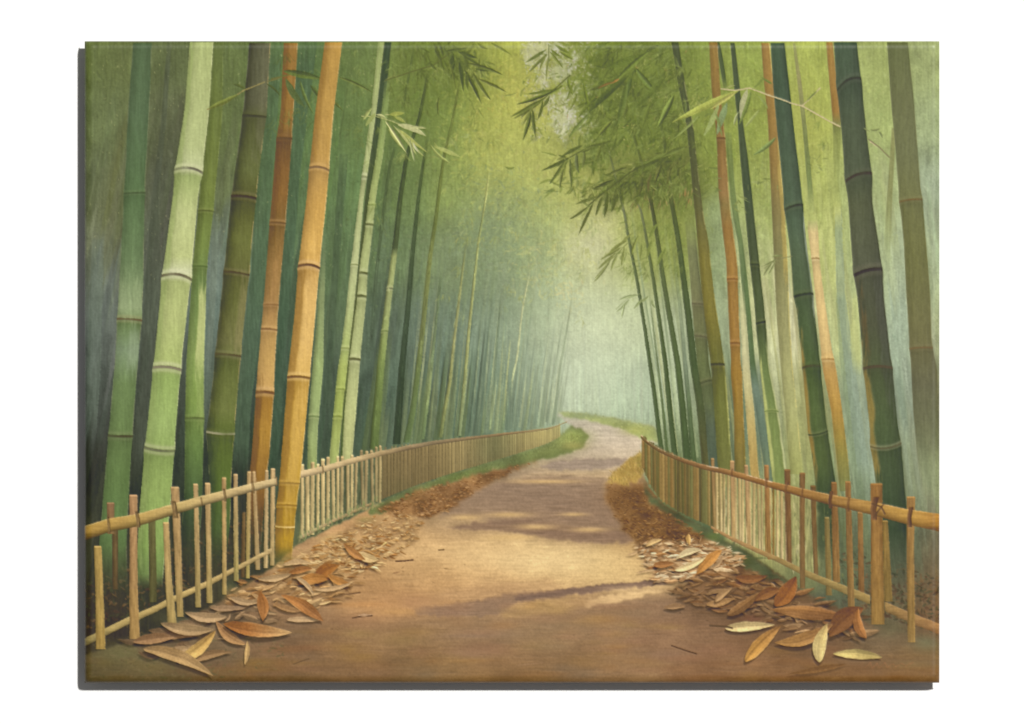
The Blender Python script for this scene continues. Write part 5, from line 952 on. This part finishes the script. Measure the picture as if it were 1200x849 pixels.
img[..., 2] -= (4 * hi_ + 1) * np.clip((img[..., 1] - img[..., 2]) / 20 + .2, 0, 1) * np.clip((img[..., 1] - img[..., 0]) / 12 + .6, 0, 1)
img *= (1.03 + .005 * gm)[..., None]
img += gm[..., None] * np.array((4, 1, -3), np.float32)
img[:] = 116 + (img - 116) * 1.06
low_ = (gm * np.clip(((np.arange(H) / S + Y0)[:, None] - 660) / 60, 0, 1)).astype(np.float32)
img += low_[..., None] * np.array((6, 8, 11), np.float32)
or_ = np.clip(img[..., 0] - img[..., 1] - 34, 0, 60)
img[..., 0] -= .26 * or_; img[..., 1] += .10 * or_; img[..., 2] += .12 * or_
np.clip(img, 6, 244, out=img)
# --- PAINT END

# ------------------------------------------------------------------ from pigment to a relief of paint on canvas
def to_linear(c):
    c = c / 255.0
    return np.where(c <= 0.04045, c / 12.92, ((c + 0.055) / 1.055) ** 2.4)
key = LAMP_W / (math.pi ** 2 * LAMP_D ** 2) / n_ + AMBIENT        # what the lamp and the room throw on the canvas
ip = np.pad(img, ((1, 1), (1, 1), (0, 0)), mode='edge')
vc = (ip[0:-1:2, 0:-1:2] + ip[1::2, 0:-1:2] + ip[0:-1:2, 1::2] + ip[1::2, 1::2]) / 4     # one colour per vertex, a vertex per mm
pig = np.clip(to_linear(vc) / key - 0.019, 0.004, 1).astype(np.float32)      # the varnish adds a little light of its own
NY, NX = pig.shape[:2]                                           # 753 x 1003
vc = np.clip(vc + .55 * (vc - np.stack([blur(vc[..., k], 1, 1, 1) for k in range(3)], 2)), 4, 246)      # crisp dabs
lum = vc.mean(2)
detail = np.clip((lum - blur(lum, 5, 5)) / 60.0, -1, 1)          # thick light strokes stand up, thin dark ones sink
hp = np.pad((NV * (1 - gm) + NH * gm), ((1, 1), (1, 1)), mode='edge')
hair = (hp[0:-1:2, 0:-1:2] + hp[1::2, 1::2]) / 2
relief = blur(detail, 1, 1, 1) * 0.00018 + hair.astype(np.float32) * 0.000015
gx = np.arange(NX, dtype=np.float32); gy = np.arange(NY, dtype=np.float32)
RIM, DROP = 9.0, 0.0060                                          # the canvas folds over a rounded stretcher edge
def drop(d): q = np.clip(1 - d / RIM, 0, 1); return DROP * (1 - np.sqrt(np.clip(1 - q * q * .985, 0, 1)))
edge_x = np.minimum(gx, NX - 1 - gx)[None, :]; edge_y = np.minimum(gy, NY - 1 - gy)[:, None]
fall = drop(edge_x) + drop(edge_y)
relief *= np.clip(np.minimum(edge_x, edge_y) / 6.0, 0, 1)
hgt = relief - fall                                              # towards the viewer
PX = np.broadcast_to((gx - (NX - 1) / 2) * 0.001, (NY, NX)); PZ = np.broadcast_to((((NY - 1) / 2 - gy) * 0.001)[:, None], (NY, NX))
co = np.stack([PX, -DEPTH - hgt, PZ], 2).astype(np.float32)
dhx = np.gradient(hgt, 0.001, axis=1); dhz = -np.gradient(hgt, 0.001, axis=0)
nrm = np.stack([-dhx, -np.ones_like(hgt), -dhz], 2); nrm /= np.linalg.norm(nrm, axis=2, keepdims=True)

def sheet(name, faces_idx, parent):
    """the grid cells of one motif as a mesh of their own"""
    j, i = faces_idx
    quads = np.stack([j * NX + i, (j + 1) * NX + i, (j + 1) * NX + i + 1, j * NX + i + 1], 1)
    used, inv = np.unique(quads, return_inverse=True)
    inv = inv.reshape(-1).astype(np.int32); nf = len(quads)
    m = bpy.data.meshes.new(name)
    m.vertices.add(len(used)); m.vertices.foreach_set('co', co.reshape(-1, 3)[used].ravel())
    m.loops.add(nf * 4); m.loops.foreach_set('vertex_index', inv)
    m.polygons.add(nf); m.polygons.foreach_set('loop_start', np.arange(nf, dtype=np.int32) * 4)
    m.polygons.foreach_set('use_smooth', np.ones(nf, bool))
    m.update(calc_edges=True)
    a = m.color_attributes.new('pigment', 'FLOAT_COLOR', 'POINT')
    a.data.foreach_set('color', np.concatenate([pig.reshape(-1, 3)[used], np.ones((len(used), 1), np.float32)], 1).ravel())
    m.normals_split_custom_set_from_vertices(nrm.reshape(-1, 3)[used])
    m.materials.append(paint_mat)
    o = bpy.data.objects.new(name, m); C.objects.link(o); o.parent = parent; o.matrix_parent_inverse = parent.matrix_world.inverted()
    return o

def empty(name, parent=None, loc=(0, 0, 0)):
    o = bpy.data.objects.new(name, None); C.objects.link(o); o.location = loc
    if parent: o.parent = parent
    return o

root = empty('canvas_print', None, (0.0, -DEPTH / 2, -CH / 2000))
bpy.context.view_layer.update()
root['label'] = 'unframed canvas print of a path through a bamboo grove, hanging on a white wall'
root['category'] = 'canvas print'

# the stretched canvas itself: sides wrapped in the picture's edge colours, closed at the back
per = [(0, i) for i in range(NX)] + [(j, NX - 1) for j in range(1, NY)] + [(NY - 1, i) for i in range(NX - 2, -1, -1)] + [(j, 0) for j in range(NY - 2, 0, -1)]
pj = np.array([p[0] for p in per]); pi_ = np.array([p[1] for p in per]); n = len(per)
front = co[pj, pi_]; back = front.copy(); back[:, 1] = -DEPTH + THICK
m = bpy.data.meshes.new('stretched_canvas')
m.from_pydata([tuple(v) for v in np.concatenate([front, back])], [], [(k, (k + 1) % n, n + (k + 1) % n, n + k) for k in range(n)] + [tuple(range(2 * n - 1, n - 1, -1))])
a = m.color_attributes.new('pigment', 'FLOAT_COLOR', 'POINT')
ec = pig[pj, pi_]; a.data.foreach_set('color', np.concatenate([np.concatenate([ec, ec]), np.ones((2 * n, 1), np.float32)], 1).astype(np.float32).ravel())
m.materials.append(paint_mat)
body = bpy.data.objects.new('stretched_canvas', m); C.objects.link(body); body.parent = root; body.matrix_parent_inverse = root.matrix_world.inverted()

bat_mat, N_, L_, P_ = new_mat('pale_batten_wood')
P_.inputs['Base Color'].default_value = (0.42, 0.32, 0.2, 1); P_.inputs['Roughness'].default_value = 0.7
gn = N_.new('ShaderNodeTexNoise'); gn.inputs['Scale'].default_value = 30; gr_r = N_.new('ShaderNodeValToRGB')
gr_r.color_ramp.elements[0].color = (0.36, 0.27, 0.16, 1); gr_r.color_ramp.elements[1].color = (0.46, 0.35, 0.22, 1)
L_.new(gn.outputs['Fac'], gr_r.inputs['Fac']); L_.new(gr_r.outputs['Color'], P_.inputs['Base Color'])
for zc in (0.2, -0.2):                                            # two battens carry the panel off the wall
    y0b, y1b = -DEPTH + THICK + 0.0003, -0.0003
    v = [(sx * 0.36, y, zc + sz * 0.02) for y in (y0b, y1b) for sx, sz in ((-1, -1), (1, -1), (1, 1), (-1, 1))]
    mb = bpy.data.meshes.new('batten'); mb.from_pydata(v, [], [(0, 1, 2, 3), (7, 6, 5, 4), (4, 5, 1, 0), (5, 6, 2, 1), (6, 7, 3, 2), (7, 4, 0, 3)])
    mb.materials.append(bat_mat); ob = bpy.data.objects.new('batten', mb); C.objects.link(ob); ob.parent = root; ob.matrix_parent_inverse = root.matrix_world.inverted()

# every motif becomes a part (or sub-part) of the print
cell = idm[0::2, 0::2]
order = np.argsort(cell.ravel(), kind='stable'); srt = cell.ravel()[order]
cuts = {k: (np.searchsorted(srt, k, 'left'), np.searchsorted(srt, k, 'right')) for k in range(len(PARTS) + 1)}
def cells(k):
    lo, hi = cuts[k]; f = order[lo:hi]
    return f // CW, f % CW
g = sheet('grove_background', cells(0), root); g['label'] = 'misty green depth of the bamboo grove'; g['kind'] = 'stuff'
MADE = {0: root}
for k, (name, par, label, kind) in enumerate(PARTS, 1):
    if cuts[k][1] - cuts[k][0] < 3: continue
    o = sheet(name, cells(k), MADE.get(par, root)); MADE[k] = o
    if label: o['label'] = label
    if kind: o['kind'] = kind
